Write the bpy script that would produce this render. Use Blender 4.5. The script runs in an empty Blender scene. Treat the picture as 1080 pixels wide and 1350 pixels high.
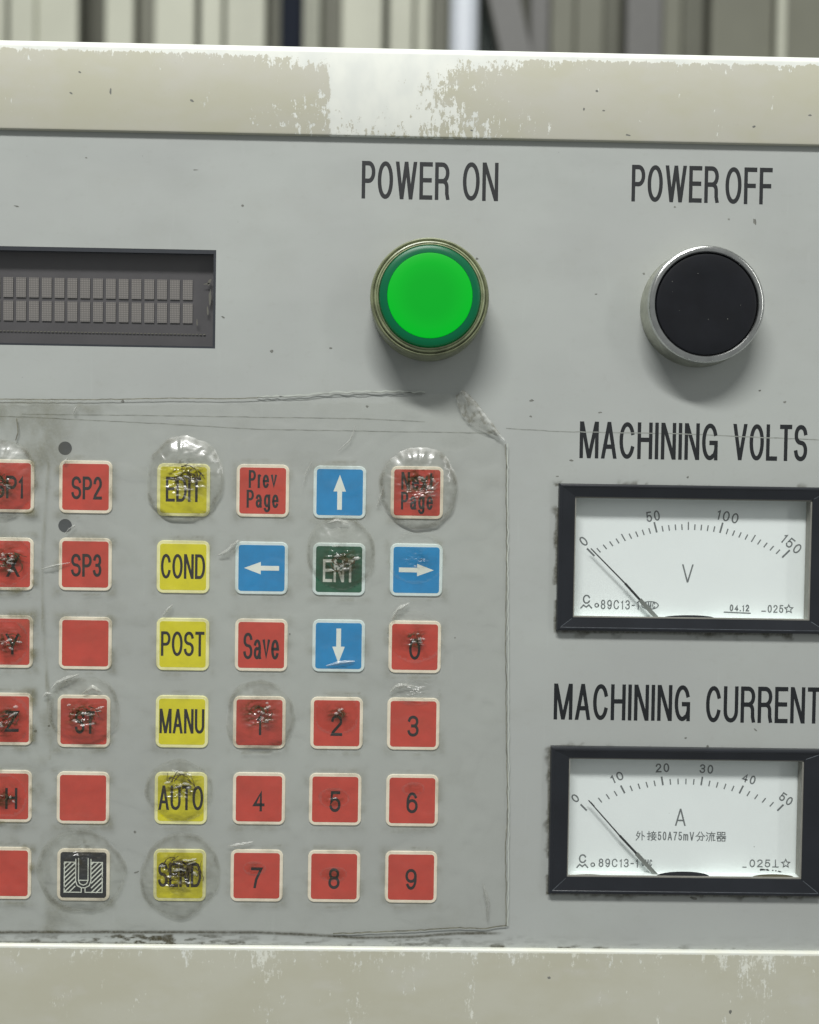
import bpy, math, random
import numpy as np
from mathutils import Vector, Matrix

# ------------------------------------------------------------------ camera, world, lights
S = bpy.context.scene
COL = S.collection
S.view_settings.view_transform = 'Standard'
S.view_settings.look = 'None'
S.view_settings.exposure = 0.0
S.view_settings.gamma = 1.0
MM = 0.001
FPX, PW, PH = 1250.0, 1080.0, 1350.0
PITCH, YAW, ROLL = [math.radians(a) for a in (-1.15752, -0.68895, -0.90271)]
DIST = 250.0
RC = Matrix.Rotation(YAW, 3, 'Z') @ Matrix.Rotation(PITCH, 3, 'X') @ Matrix.Rotation(ROLL, 3, 'Y')

cam_d = bpy.data.cameras.new('camera')
cam = bpy.data.objects.new('camera', cam_d)
COL.objects.link(cam)
cam_d.sensor_fit = 'VERTICAL'
cam_d.sensor_height = 24.0
cam_d.lens = 24.0 * FPX / PH
cam_d.clip_start = 0.01
cam_d.clip_end = 50.0
cam_d.dof.use_dof = True
cam_d.dof.focus_distance = 0.248
cam_d.dof.aperture_fstop = 5.8
base = RC.to_4x4() @ Matrix.Rotation(math.radians(90), 4, 'X')
cam.matrix_world = Matrix.Translation((0, -DIST * MM, 0)) @ base
S.camera = cam

W = bpy.data.worlds.new('World')
S.world = W
W.use_nodes = True
W.node_tree.nodes['Background'].inputs[0].default_value = (0.92, 0.95, 0.94, 1)
W.node_tree.nodes['Background'].inputs[1].default_value = 0.25

def area(name, loc, target, sx, sy, power, color):
    d = bpy.data.lights.new(name, 'AREA')
    d.shape = 'RECTANGLE'; d.size = sx; d.size_y = sy; d.energy = power; d.color = color
    o = bpy.data.objects.new(name, d)
    COL.objects.link(o)
    o.location = loc
    v = Vector(target) - Vector(loc)
    o.rotation_euler = v.to_track_quat('-Z', 'Y').to_euler()
    return o
area('ceiling_lamp', (-0.22, -0.94, 1.37), (0, 0, 0), 0.95, 0.12, 32.5, (1.0, 0.99, 0.965))
area('side_glint_fill', (1.5, -1.1, 0.7), (0, 0, 0), 0.16, 1.0, 4, (1.0, 1.0, 0.96))  # added unseen light for extra glints on the button rings
area('wall_fill_light', (0.1, -0.10, 2.3), (0.0, 0.9, 0.5), 1.2, 0.4, 15, (1.0, 1.0, 0.95))  # added unseen fill that brightens the wall behind the cabinet
S.cycles.transparent_max_bounces = 24
S.cycles.max_bounces = 8

# ------------------------------------------------------------------ helpers
def U(px, py, depth=0.0):
    """pixel of the photograph -> (x, z) in mm on the plane `depth` mm in front of the panel face"""
    d = RC @ Vector(((px - PW/2) / FPX, 1.0, -(py - PH/2) / FPX))
    t = (DIST - depth) / d.y
    return d.x * t, d.z * t
def V3(px, py, depth=0.0):
    x, z = U(px, py, depth)
    return (x * MM, -depth * MM, z * MM)
PX = 0.2   # mm per pixel on the panel

def lin(r, g, b):
    f = lambda c: ((c/255.0 + 0.055) / 1.055) ** 2.4 if c > 10 else c/255.0/12.92
    return (f(r), f(g), f(b), 1)

def mesh_obj(name, verts, faces, mat, parent=None, label=None, kind=None, smooth=False, attr=None, loc=None):
    me = bpy.data.meshes.new(name)
    me.from_pydata(verts, [], faces)
    me.materials.append(mat)
    if smooth:
        me.polygons.foreach_set('use_smooth', [True] * len(me.polygons))
    if attr is not None:
        a = me.attributes.new('dirt_shade', 'FLOAT', 'POINT')
        a.data.foreach_set('value', np.asarray(attr, dtype=np.float32))
    me.update()
    o = bpy.data.objects.new(name, me)
    COL.objects.link(o)
    if parent: o.parent = parent
    if loc: o.location = loc
    if label: o['label'] = label
    if kind: o['kind'] = kind
    return o
def thing(name, label, cat, loc=(0, 0, 0), group=None):
    o = bpy.data.objects.new(name, None)
    o.empty_display_size = 0.01
    COL.objects.link(o)
    o.location = loc
    o['label'] = label; o['category'] = cat
    if group: o['group'] = group
    return o

class MB:
    def __init__(s): s.v = []; s.f = []
    def quad(s, a, b, c, d):
        i = len(s.v); s.v += [a, b, c, d]; s.f.append((i, i+1, i+2, i+3))
    def poly(s, pts):
        i = len(s.v); s.v += pts; s.f.append(tuple(range(i, i+len(pts))))
    def box(s, x0, x1, y0, y1, z0, z1):
        i = len(s.v)
        s.v += [(x0,y0,z0),(x1,y0,z0),(x1,y1,z0),(x0,y1,z0),(x0,y0,z1),(x1,y0,z1),(x1,y1,z1),(x0,y1,z1)]
        for f in ((0,3,2,1),(4,5,6,7),(0,1,5,4),(1,2,6,5),(2,3,7,6),(3,0,4,7)):
            s.f.append(tuple(i+k for k in f))
    def obj(s, name, mat, parent=None, **k):
        return mesh_obj(name, s.v, s.f, mat, parent, **k)

def bevel(o, w, seg=3):
    m = o.modifiers.new('bevel', 'BEVEL'); m.width = w; m.segments = seg; m.limit_method = 'ANGLE'
    m.angle_limit = math.radians(40)
    return o

def lathe(name, prof, mat, parent, seg=96, label=None, wob=0.0):
    """profile of (radius, height) in mm around the -Y axis"""
    v, f = [], []
    n = len(prof)
    for i in range(seg):
        a = 2*math.pi*i/seg
        for r, h in prof:
            rr = r * (1 + wob*math.sin(7*a+1) + wob*math.sin(13*a))
            v.append((rr*math.cos(a)*MM, -h*MM, rr*math.sin(a)*MM))
    for i in range(seg):
        j = (i+1) % seg
        for k in range(n-1):
            f.append((i*n+k, j*n+k, j*n+k+1, i*n+k+1))
    o = mesh_obj(name, v, f, mat, parent, label=label, smooth=True)
    m = o.modifiers.new('edge', 'EDGE_SPLIT'); m.split_angle = math.radians(35)
    return o

# value noise in numpy
def _hash(ix, iy, seed):
    h = (ix.astype(np.int64)*374761393 + iy.astype(np.int64)*668265263 + seed*1442695041) & 0x7fffffff
    h = ((h ^ (h >> 13)) * 1274126177) & 0x7fffffff
    return ((h ^ (h >> 16)) & 0xffff) / 65535.0
def vnoise(x, y, seed=0):
    x = np.asarray(x, float); y = np.asarray(y, float)
    ix, iy = np.floor(x), np.floor(y)
    fx, fy = x-ix, y-iy
    fx = fx*fx*(3-2*fx); fy = fy*fy*(3-2*fy)
    a = _hash(ix, iy, seed); b = _hash(ix+1, iy, seed); c = _hash(ix, iy+1, seed); d = _hash(ix+1, iy+1, seed)
    return (a*(1-fx)+b*fx)*(1-fy) + (c*(1-fx)+d*fx)*fy
def fbm(x, y, seed=0, oct=4):
    s = 0; w = 1; t = 0
    for k in range(oct):
        s = s + w*vnoise(np.asarray(x)*2**k, np.asarray(y)*2**k, seed+k*17); t += w; w *= 0.5
    return s/t
def ridge(x, y, seed=0, oct=3):
    s = 0; w = 1; t = 0
    for k in range(oct):
        s = s + w*(1-np.abs(2*vnoise(np.asarray(x)*2**k, np.asarray(y)*2**k, seed+k*31)-1)); t += w; w *= 0.55
    return s/t
def sstep(a, b, x):
    t = np.clip((x-a)/(b-a), 0, 1); return t*t*(3-2*t)

# ------------------------------------------------------------------ materials
class NT:
    def __init__(s, name):
        s.m = bpy.data.materials.new(name); s.m.use_nodes = True
        s.t = s.m.node_tree; s.n = s.t.nodes
        s.out = s.n['Material Output']; s.b = s.n['Principled BSDF']
    def link(s, a, b): s.t.links.new(a, b)
    def new(s, t): return s.n.new('ShaderNode'+t)
    def setin(s, sock, v):
        if hasattr(v, 'node'): s.link(v, sock)
        else: sock.default_value = v
    def math(s, op, a, b=0.0, c=0.0, clamp=False):
        n = s.new('Math'); n.operation = op; n.use_clamp = clamp
        s.setin(n.inputs[0], a); s.setin(n.inputs[1], b); s.setin(n.inputs[2], c)
        return n.outputs[0]
    def xyz(s):
        """object coordinates in photograph pixels: x right from the centre, z up from the centre"""
        if hasattr(s, '_xyz'): return s._xyz
        tc = s.new('TexCoord'); vm = s.new('VectorMath'); vm.operation = 'SCALE'
        s.link(tc.outputs['Object'], vm.inputs[0]); vm.inputs['Scale'].default_value = 5000.0
        sp = s.new('SeparateXYZ'); s.link(vm.outputs[0], sp.inputs[0])
        s._xyz = (vm.outputs[0], sp.outputs[0], sp.outputs[2]); return s._xyz
    def noise(s, sx, sz, detail=4, rough=0.5, off=0.0, color=False):
        v = s.xyz()[0]
        mp = s.new('Mapping'); s.link(v, mp.inputs[0])
        mp.inputs['Scale'].default_value = (1.0/sx, 1.0/sx, 1.0/sz); mp.inputs['Location'].default_value = (off, off*0.7, off*1.3)
        n = s.new('TexNoise'); s.link(mp.outputs[0], n.inputs['Vector'])
        n.inputs['Scale'].default_value = 1.0; n.inputs['Detail'].default_value = detail; n.inputs['Roughness'].default_value = rough
        return n.outputs['Color'] if color else n.outputs['Fac']
    def step(s, v, a, b, lo=0.0, hi=1.0):
        n = s.new('MapRange'); n.interpolation_type = 'SMOOTHSTEP'
        s.setin(n.inputs[0], v); n.inputs[1].default_value = a; n.inputs[2].default_value = b
        n.inputs[3].default_value = lo; n.inputs[4].default_value = hi
        return n.outputs[0]
    def fres(s, f0=0.04):
        g = s.new('NewGeometry'); d = s.new('VectorMath'); d.operation = 'DOT_PRODUCT'
        s.link(g.outputs['Normal'], d.inputs[0]); s.link(g.outputs['Incoming'], d.inputs[1])
        a = s.math('SUBTRACT', 1.0, s.math('ABSOLUTE', d.outputs['Value']), clamp=True)
        return s.math('ADD', s.math('MULTIPLY', s.math('POWER', a, 5.0), 1-f0), f0)
    def gauss(s, v, c, w):
        d = s.math('DIVIDE', s.math('SUBTRACT', v, c), w)
        return s.math('POWER', 2.718, s.math('MULTIPLY', s.math('MULTIPLY', d, d), -1.0))
    def mix(s, f, a, b):
        n = s.new('Mix'); n.data_type = 'RGBA'
        s.setin(n.inputs[0], f); s.setin(n.inputs[6], a); s.setin(n.inputs[7], b)
        return n.outputs[2]
    def bump(s, h, strength=0.3, dist=0.0002):
        n = s.new('Bump'); n.inputs['Strength'].default_value = strength; n.inputs['Distance'].default_value = dist
        s.link(h, n.inputs['Height']); s.link(n.outputs[0], s.b.inputs['Normal'])

def simple(name, col, rough=0.5, metal=0.0, spec=0.5, vary=0.08, nscale=25, bump=0.0):
    t = NT(name)
    n = t.noise(nscale, nscale, 5, 0.6)
    dark = tuple(c*(1-vary) for c in col[:3]) + (1,); lite = tuple(min(1, c*(1+vary)) for c in col[:3]) + (1,)
    t.link(t.mix(t.step(n, 0.3, 0.7), dark, lite), t.b.inputs['Base Color'])
    t.b.inputs['Roughness'].default_value = rough; t.b.inputs['Metallic'].default_value = metal
    t.b.inputs['Specular IOR Level'].default_value = spec
    if bump: t.bump(t.noise(6, 6, 3), bump, 0.00005)
    return t.m

def rail_material(name, beige1, beige2, top):
    t = NT(name); v, x, z = t.xyz()
    big = t.noise(160, 90, 4, 0.6); fine = t.noise(5, 5, 4, 0.6, 3.1)
    col = t.mix(t.step(big, 0.35, 0.65), beige1, beige2)
    col = t.mix(t.step(t.noise(60, 30, 3, .5, 9), 0.55, 0.8, 0, 0.35), col, lin(196, 196, 190))
    col = t.mix(t.step(fine, 0.6, 0.85, 0, 0.18), col, lin(140, 138, 118))
    streak = t.noise(6, 22, 6, 0.75, 5.3)
    chip = t.noise(9, 13, 6, 0.75, 1.7)
    n = t.math('ADD', t.math('MULTIPLY', streak, 0.45), t.math('MULTIPLY', chip, 0.55))
    if top:
        ztop = U(540, 60, 1)[1]/PX; zmid = U(540, 120, 1)[1]/PX; zlow = U(540, 172, 1)[1]/PX
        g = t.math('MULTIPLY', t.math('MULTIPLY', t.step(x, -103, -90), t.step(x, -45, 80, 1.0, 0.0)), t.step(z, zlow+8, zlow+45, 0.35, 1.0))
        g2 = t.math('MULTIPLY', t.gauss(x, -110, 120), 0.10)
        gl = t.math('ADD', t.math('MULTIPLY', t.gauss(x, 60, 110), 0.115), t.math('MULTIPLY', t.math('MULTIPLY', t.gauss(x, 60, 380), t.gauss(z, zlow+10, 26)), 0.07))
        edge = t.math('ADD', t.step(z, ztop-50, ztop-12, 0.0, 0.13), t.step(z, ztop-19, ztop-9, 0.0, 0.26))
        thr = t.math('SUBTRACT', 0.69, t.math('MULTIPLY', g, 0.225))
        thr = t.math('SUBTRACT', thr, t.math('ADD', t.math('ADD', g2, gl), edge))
    else:
        ztop = U(540, 1251, 1)[1]/PX
        clump = t.noise(45, 400, 2, 0.5, 7.7)
        edge = t.step(z, ztop-4, ztop-1, 0.0, 0.45)
        edge2 = t.step(z, ztop-45, ztop-3, 0.0, 0.07)
        thr = t.math('SUBTRACT', 0.645, t.step(clump, 0.45, 0.75, 0, 0.11))
        thr = t.math('SUBTRACT', thr, t.math('ADD', edge, edge2))
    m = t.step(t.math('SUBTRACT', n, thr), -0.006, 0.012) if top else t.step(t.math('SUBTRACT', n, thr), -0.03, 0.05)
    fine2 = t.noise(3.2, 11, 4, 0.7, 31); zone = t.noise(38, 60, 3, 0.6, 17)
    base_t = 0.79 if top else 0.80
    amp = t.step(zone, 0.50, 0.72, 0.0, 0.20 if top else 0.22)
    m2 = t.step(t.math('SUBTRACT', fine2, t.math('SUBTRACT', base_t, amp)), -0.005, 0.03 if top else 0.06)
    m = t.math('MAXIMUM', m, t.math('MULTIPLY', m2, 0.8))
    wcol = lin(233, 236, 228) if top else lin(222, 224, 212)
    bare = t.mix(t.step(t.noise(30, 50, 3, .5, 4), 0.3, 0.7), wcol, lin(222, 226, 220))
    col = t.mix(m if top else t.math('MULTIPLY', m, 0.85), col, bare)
    speck = t.step(t.noise(7, 7, 2, 0.4, 12.5), 0.80, 0.84)
    col = t.mix(t.math('MULTIPLY', speck, 0.25), col, lin(70, 68, 60))
    t.link(col, t.b.inputs['Base Color'])
    t.b.inputs['Roughness'].default_value = 0.5
    t.bump(t.math('SUBTRACT', t.math('MULTIPLY', fine, 0.25), m), 0.35, 0.00006)
    return t.m

def panel_material():
    t = NT('grey_panel'); v, x, z = t.xyz()
    col = t.mix(t.step(t.noise(260, 200, 3, 0.5), 0.3, 0.7), lin(169, 173, 170), lin(174, 179, 175))
    col = t.mix(t.step(t.noise(90, 60, 4, 0.6, 5), 0.5, 0.8, 0, 0.22), col, lin(160, 163, 156))
    col = t.mix(t.step(t.noise(14, 9, 5, 0.65, 8), 0.55, 0.8, 0, 0.14), col, lin(146, 146, 136))
    col = t.mix(t.step(t.noise(7, 90, 3, 0.6, 2), 0.62, 0.8, 0, 0.16), col, lin(186, 192, 188))
    t.link(col, t.b.inputs['Base Color'])
    t.link(t.step(t.noise(120, 50, 5, 0.65, 19), 0.3, 0.7, 0.34, 0.60), t.b.inputs['Roughness'])
    t.b.inputs['Specular IOR Level'].default_value = 0.4
    t.bump(t.noise(5, 5, 3, 0.6), 0.10, 0.00004)
    return t.m

def attr_film(name, tint, dirtcol, gloss=1.0, rough=0.10, haze=0.03, dscale=1.0):
    """thin clear plastic; the point attribute `dirt` says where grime is trapped and contact shading painted"""
    t = NT(name)
    t.n.remove(t.b)
    tr = t.new('BsdfTransparent'); tr.inputs[0].default_value = tint
    gl = t.new('BsdfAnisotropic'); gl.inputs[0].default_value = (1, 1, 1, 1); gl.inputs['Roughness'].default_value = rough
    f = t.math('MULTIPLY', t.fres(), gloss, clamp=True)
    gl2 = t.new('BsdfAnisotropic'); gl2.inputs[0].default_value = (1, 1, 1, 1); gl2.inputs['Roughness'].default_value = min(1, rough*2.6)
    mg = t.new('MixShader'); mg.inputs[0].default_value = 0.6; t.link(gl.outputs[0], mg.inputs[1]); t.link(gl2.outputs[0], mg.inputs[2])
    m1 = t.new('MixShader'); t.link(f, m1.inputs[0]); t.link(tr.outputs[0], m1.inputs[1]); t.link(mg.outputs[0], m1.inputs[2])
    hz = t.new('BsdfDiffuse'); hz.inputs[0].default_value = (0.75, 0.78, 0.74, 1)
    m2 = t.new('MixShader'); m2.inputs[0].default_value = haze
    t.link(m1.outputs[0], m2.inputs[1]); t.link(hz.outputs[0], m2.inputs[2])
    at = t.new('Attribute'); at.attribute_name = 'dirt_shade'
    d = t.math('MULTIPLY', at.outputs['Fac'], t.step(t.noise(5, 5, 4, 0.7), 0.25, 0.65, 0.35, 1.0), clamp=True)
    di = t.new('BsdfDiffuse'); di.inputs[0].default_value = dirtcol
    m3 = t.new('MixShader'); t.link(t.math('MULTIPLY', d, dscale, clamp=True), m3.inputs[0])
    t.link(m2.outputs[0], m3.inputs[1]); t.link(di.outputs[0], m3.inputs[2])
    t.link(m3.outputs[0], t.out.inputs['Surface'])
    return t.m

def clear(name, rough=0.04, gloss=1.0, tint=(1, 1, 1, 1)):
    t = NT(name); t.n.remove(t.b)
    tr = t.new('BsdfTransparent'); tr.inputs[0].default_value = tint
    gl = t.new('BsdfAnisotropic'); gl.inputs['Roughness'].default_value = rough; gl.inputs[0].default_value = (1, 1, 1, 1)
    m = t.new('MixShader'); t.link(t.math('MULTIPLY', t.fres(), gloss, clamp=True), m.inputs[0])
    t.link(tr.outputs[0], m.inputs[1]); t.link(gl.outputs[0], m.inputs[2])
    t.link(m.outputs[0], t.out.inputs['Surface'])
    return t.m

M = {}
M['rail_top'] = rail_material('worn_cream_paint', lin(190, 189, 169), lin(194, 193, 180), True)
M['rail_bottom'] = rail_material('cream_paint', lin(183, 182, 164), lin(188, 188, 173), False)
M['panel'] = panel_material()
M['dark_gap'] = simple('dark_gap', lin(40, 42, 38), 0.8)
M['ink'] = simple('black_ink', lin(24, 28, 31), 0.55, vary=0.15, nscale=8)
M['ink_key'] = simple('key_ink', lin(22, 18, 18), 0.5, vary=0.2, nscale=8)
M['ink_dial'] = simple('dial_ink', lin(104, 110, 110), 0.6, vary=0.1)
M['cream'] = simple('cream_key_border', lin(236, 228, 208), 0.5, vary=0.05, nscale=15)
M['cream_y'] = simple('pale_yellow_key_border', lin(238, 236, 176), 0.5, vary=0.05, nscale=15)
M['cream_b'] = simple('pale_blue_key_border', lin(214, 228, 226), 0.5, vary=0.05, nscale=15)
M['red'] = simple('red_key_print', lin(192, 66, 50), 0.42, vary=0.10, nscale=40)
M['yellow'] = simple('yellow_key_print', lin(214, 206, 18), 0.42, vary=0.07, nscale=40)
M['blue'] = simple('blue_key_print', lin(18, 132, 190), 0.42, vary=0.10, nscale=40)
M['green_key'] = simple('green_key_print', lin(28, 88, 62), 0.42, vary=0.15, nscale=30)
M['black_key'] = simple('black_key_print', lin(22, 26, 30), 0.42, vary=0.15, nscale=30)
M['white_print'] = simple('white_print', lin(226, 232, 222), 0.5, vary=0.05)
M['black_frame'] = simple('black_moulded_plastic', lin(34, 37, 42), 0.33, vary=0.12, nscale=60, bump=0.15)
M['arris'] = simple('worn_plastic_arris', lin(92, 98, 104), 0.4, vary=0.4, nscale=12)
M['dial'] = simple('white_dial_card', lin(230, 238, 236), 0.5, vary=0.012, nscale=90)
M['dial_side'] = simple('grey_dial_wall', lin(140, 140, 132), 0.5)
M['needle'] = simple('black_needle', lin(45, 48, 48), 0.4)
M['needle_grey'] = simple('grey_needle_metal', lin(150, 156, 150), 0.35, 0.6)
M['brass'] = simple('dull_brass', lin(112, 108, 84), 0.5, 0.3)
M['chrome'] = simple('worn_chrome', lin(206, 208, 206), 0.22, 1.0, vary=0.10, nscale=12)
M['chrome_side'] = simple('dull_chrome_side', lin(186, 188, 176), 0.32, 0.9, vary=0.15, nscale=14)
M['black_cap'] = simple('black_cap', lin(20, 22, 27), 0.42, 0, 0.3, vary=0.15, nscale=30)
M['hole'] = simple('dark_hole', lin(66, 70, 72), 0.7)
M['board'] = simple('display_board', lin(100, 97, 95), 0.5, vary=0.06, nscale=40)
M['display_frame'] = simple('display_frame', lin(46, 50, 56), 0.5)
M['display_pad'] = simple('display_pad', lin(132, 129, 114), 0.5)
M['clear'] = clear('clear_cover', 0.06, 1.0)
M['display_glass'] = clear('smoked_glass', 0.10, 1.3, (0.80, 0.81, 0.84, 1))
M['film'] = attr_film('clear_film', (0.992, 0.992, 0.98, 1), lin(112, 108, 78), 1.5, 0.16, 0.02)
M['blister'] = attr_film('crumpled_film', (0.985, 0.985, 0.96, 1), lin(72, 64, 38), 2.4, 0.15, 0.012)
M['pucker'] = attr_film('puckered_film', (0.99, 0.99, 0.975, 1), lin(66, 58, 38), 1.5, 0.16, 0.012)
M['crease'] = attr_film('creased_film', (0.95, 0.95, 0.93, 1), lin(104, 102, 86), 3.0, 0.28, 0.10)
M['grime'] = attr_film('grime_layer', (1, 1, 1, 1), lin(84, 80, 62), 0.0, 0.5, 0.0)
M['speck'] = simple('dirt_speck', lin(116, 118, 112), 0.8, vary=0.3, nscale=6)

def cell_material():
    t = NT('dot_matrix_cell'); v, x, z = t.xyz()
    gx = t.math('PINGPONG', x, 1.1); gz = t.math('PINGPONG', z, 1.45)
    a = t.math('MULTIPLY', t.step(gx, 0.15, 0.5), t.step(gz, 0.15, 0.55))
    col = t.mix(a, lin(122, 117, 110), lin(168, 162, 151))
    t.link(t.mix(t.step(t.noise(60, 60, 3), 0.35, 0.65, 0, 0.3), col, lin(140, 136, 130)), t.b.inputs['Base Color'])
    t.b.inputs['Roughness'].default_value = 0.5
    return t.m
M['cell'] = cell_material()

def lens_material():
    t = NT('lit_green_lens'); t.b.inputs['Base Color'].default_value = (0.0, 0.03, 0.006, 1)
    t.b.inputs['Roughness'].default_value = 0.5; t.b.inputs['Specular IOR Level'].default_value = 0.15
    tc = t.new('TexCoord'); ln = t.new('VectorMath'); ln.operation = 'LENGTH'
    sp = t.new('SeparateXYZ'); t.link(tc.outputs['Object'], sp.inputs[0])
    cb = t.new('CombineXYZ'); t.link(sp.outputs[0], cb.inputs[0]); t.link(sp.outputs[2], cb.inputs[2])
    t.link(cb.outputs[0], ln.inputs[0])
    r = t.step(ln.outputs['Value'], 0.004, 0.0105)
    t.link(t.mix(r, (0.0, 0.38, 0.014, 1), (0.0, 0.45, 0.016, 1)), t.b.inputs['Emission Color'])
    t.b.inputs['Emission Strength'].default_value = 1.0
    return t.m
M['lens'] = lens_material()
def rim_material():
    t = NT('dark_green_lens_rim'); t.b.inputs['Base Color'].default_value = lin(0, 84, 58)
    t.b.inputs['Roughness'].default_value = 0.34; t.b.inputs['Specular IOR Level'].default_value = 0.3
    t.b.inputs['Emission Color'].default_value = (0, 0.10, 0.02, 1); t.b.inputs['Emission Strength'].default_value = 0.35
    return t.m
M['rim'] = rim_material()
M['olive'] = simple('olive_clear_plastic', lin(140, 148, 116), 0.3, 0.0, vary=0.25, nscale=18)
M['olive_dark'] = simple('olive_dark_plastic', lin(120, 126, 98), 0.32, vary=0.25, nscale=18)

# ------------------------------------------------------------------ stroke lettering
def el(cx, cy, rx, ry, a0, a1, n=14, p=2.08):
    out = []
    for i in range(n+1):
        a = math.radians(a0 + (a1-a0)*i/n); c, s = math.cos(a), math.sin(a)
        out.append((cx + rx*math.copysign(abs(c)**(2/p), c), cy + ry*math.copysign(abs(s)**(2/p), s)))
    return out
RO = ('closed',)
G = {
 'O': (1.0, [el(.5,.5,.5,.5,0,360,30)]), '0': (.8, [el(.5,.5,.5,.5,0,360,30)]),
 'P': (.88, [[(0,0),(0,1)], [(0,1),(.5,1)]+el(.5,.735,.5,.265,90,-90,12)[1:]+[(0,.47)]]),
 'R': (.95, [[(0,0),(0,1)], [(0,1),(.5,1)]+el(.5,.75,.48,.25,90,-90,12)[1:]+[(0,.5)], [(.5,.5)]+el(.55,.32,.37,.18,80,0,6)+[(.93,.12),(1,0)]]),
 'W': (1.4, [[(0,1),(.25,0),(.5,1),(.75,0),(1,1)]]),
 'E': (.85, [[(1,1),(0,1),(0,0),(1,0)], [(0,.52),(.92,.52)]]),
 'F': (.8, [[(1,1),(0,1),(0,0)], [(0,.5),(.88,.5)]]),
 'N': (.95, [[(0,0),(0,1)], [(.02,1),(.98,0)], [(1,0),(1,1)]]),
 'M': (1.2, [[(0,0),(0,1)], [(.03,1),(.5,0),(.97,1)], [(1,1),(1,0)]]),
 'A': (1.0, [[(0,0),(.5,1),(1,0)], [(.17,.3),(.83,.3)]]),
 'C': (.98, [el(.5,.5,.5,.5,28,332,26)]),
 'G': (1.0, [el(.5,.5,.5,.5,30,300,24)+[(.86,.08),(1,.25),(1,.47),(.6,.47)], [(1,.35),(1,0)]]),
 'H': (.95, [[(0,0),(0,1)], [(1,0),(1,1)], [(0,.53),(1,.53)]]),
 'I': (.0, [[(.5,0),(.5,1)]]),
 'V': (1.0, [[(0,1),(.5,0),(1,1)]]),
 'L': (.78, [[(0,1),(0,0),(1,0)]]),
 'T': (.85, [[(0,1),(1,1)], [(.5,1),(.5,0)]]),
 'S': (.92, [el(.5,.75,.48,.25,15,180,12)+el(.5,.75,.5,.24,200,250,4)+el(.5,.26,.5,.25,70,-10,8)+el(.5,.26,.5,.26,-20,-168,12)]),
 'U': (.95, [[(0,1),(0,.3)]+el(.5,.3,.5,.3,180,360,14)+[(1,.3),(1,1)]]),
 'D': (.98, [[(0,0),(0,1),(.45,1)]+el(.45,.5,.55,.5,85,-85,18)+[(.45,0),(0,0)]]),
 'X': (.95, [[(0,0),(1,1)], [(0,1),(1,0)]]),
 'Y': (.95, [[(0,1),(.5,.45),(1,1)], [(.5,.45),(.5,0)]]),
 'Z': (.9, [[(0,1),(1,1),(0,0),(1,0)]]),
 '1': (.45, [[(.1,.78),(.75,1),(.75,0)]]),
 '2': (.8, [el(.5,.72,.48,.28,170,-25,14)+[(.1,.12),(0,0),(1,0)]]),
 '3': (.8, [el(.48,.75,.46,.25,165,-80,14)+[(.4,.51)], [(.4,.51)]+el(.48,.26,.5,.26,80,-165,14)]),
 '4': (.85, [[(.72,0),(.72,1),(0,.28),(1,.28)]]),
 '5': (.8, [[(.92,1),(.15,1),(.06,.48)]+el(.48,.32,.5,.32,125,-160,16)]),
 '6': (.8, [el(.5,.5,.5,.5,40,180,12)+[(0,.32)], el(.5,.31,.5,.31,0,360,20)]),
 '7': (.8, [[(0,1),(1,1),(.45,.4),(.3,0)]]),
 '8': (.8, [el(.5,.76,.44,.24,0,360,20), el(.5,.27,.5,.27,0,360,20)]),
 '9': (.8, [el(.5,.69,.5,.31,0,360,20), [(1,.69)]+el(.5,.5,.5,.5,0,-140,12)]),
 'a': (.75, [el(.45,.5,.45,.22,160,20,8)+[(.93,.5),(.93,.05),(1,0)], [(.93,.42),(.5,.38)]+el(.42,.2,.42,.2,100,300,12)+[(.93,.2)]]),
 'v': (.75, [[(0,.72),(.5,0),(1,.72)]]),
 'e': (.78, [[(0,.38),(1,.38)]+el(.5,.36,.5,.36,8,325,20)]),
 'r': (.4, [[(0,0),(0,.72)], [(0,.45),(.3,.66),(.9,.72)]]),
 'g': (.78, [el(.5,.38,.48,.34,0,360,20), [(1,.72),(1,-.1)]+el(.5,-.08,.5,.2,0,-160,10)]),
 'x': (.72, [[(0,0),(1,.72)], [(0,.72),(1,0)]]),
 't': (.4, [[(.4,.95),(.4,.1),(.9,0)], [(0,.72),(1,.72)]]),
 'm': (1.1, [[(0,0),(0,.72)], [(0,.5)]+el(.25,.5,.25,.22,170,0,6)+[(.5,0)], [(.5,.5)]+el(.75,.5,.25,.22,170,0,6)+[(1,0)]]),
 '-': (.55, [[(0,.45),(1,.45)]]), '_': (.7, [[(0,0),(1,0)]]), '.': (.0, [[(.5,0),(.5,.02)]]), '+': (.8, [[(0,.5),(1,.5)], [(.5,.2),(.5,.8)]]),
}
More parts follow.
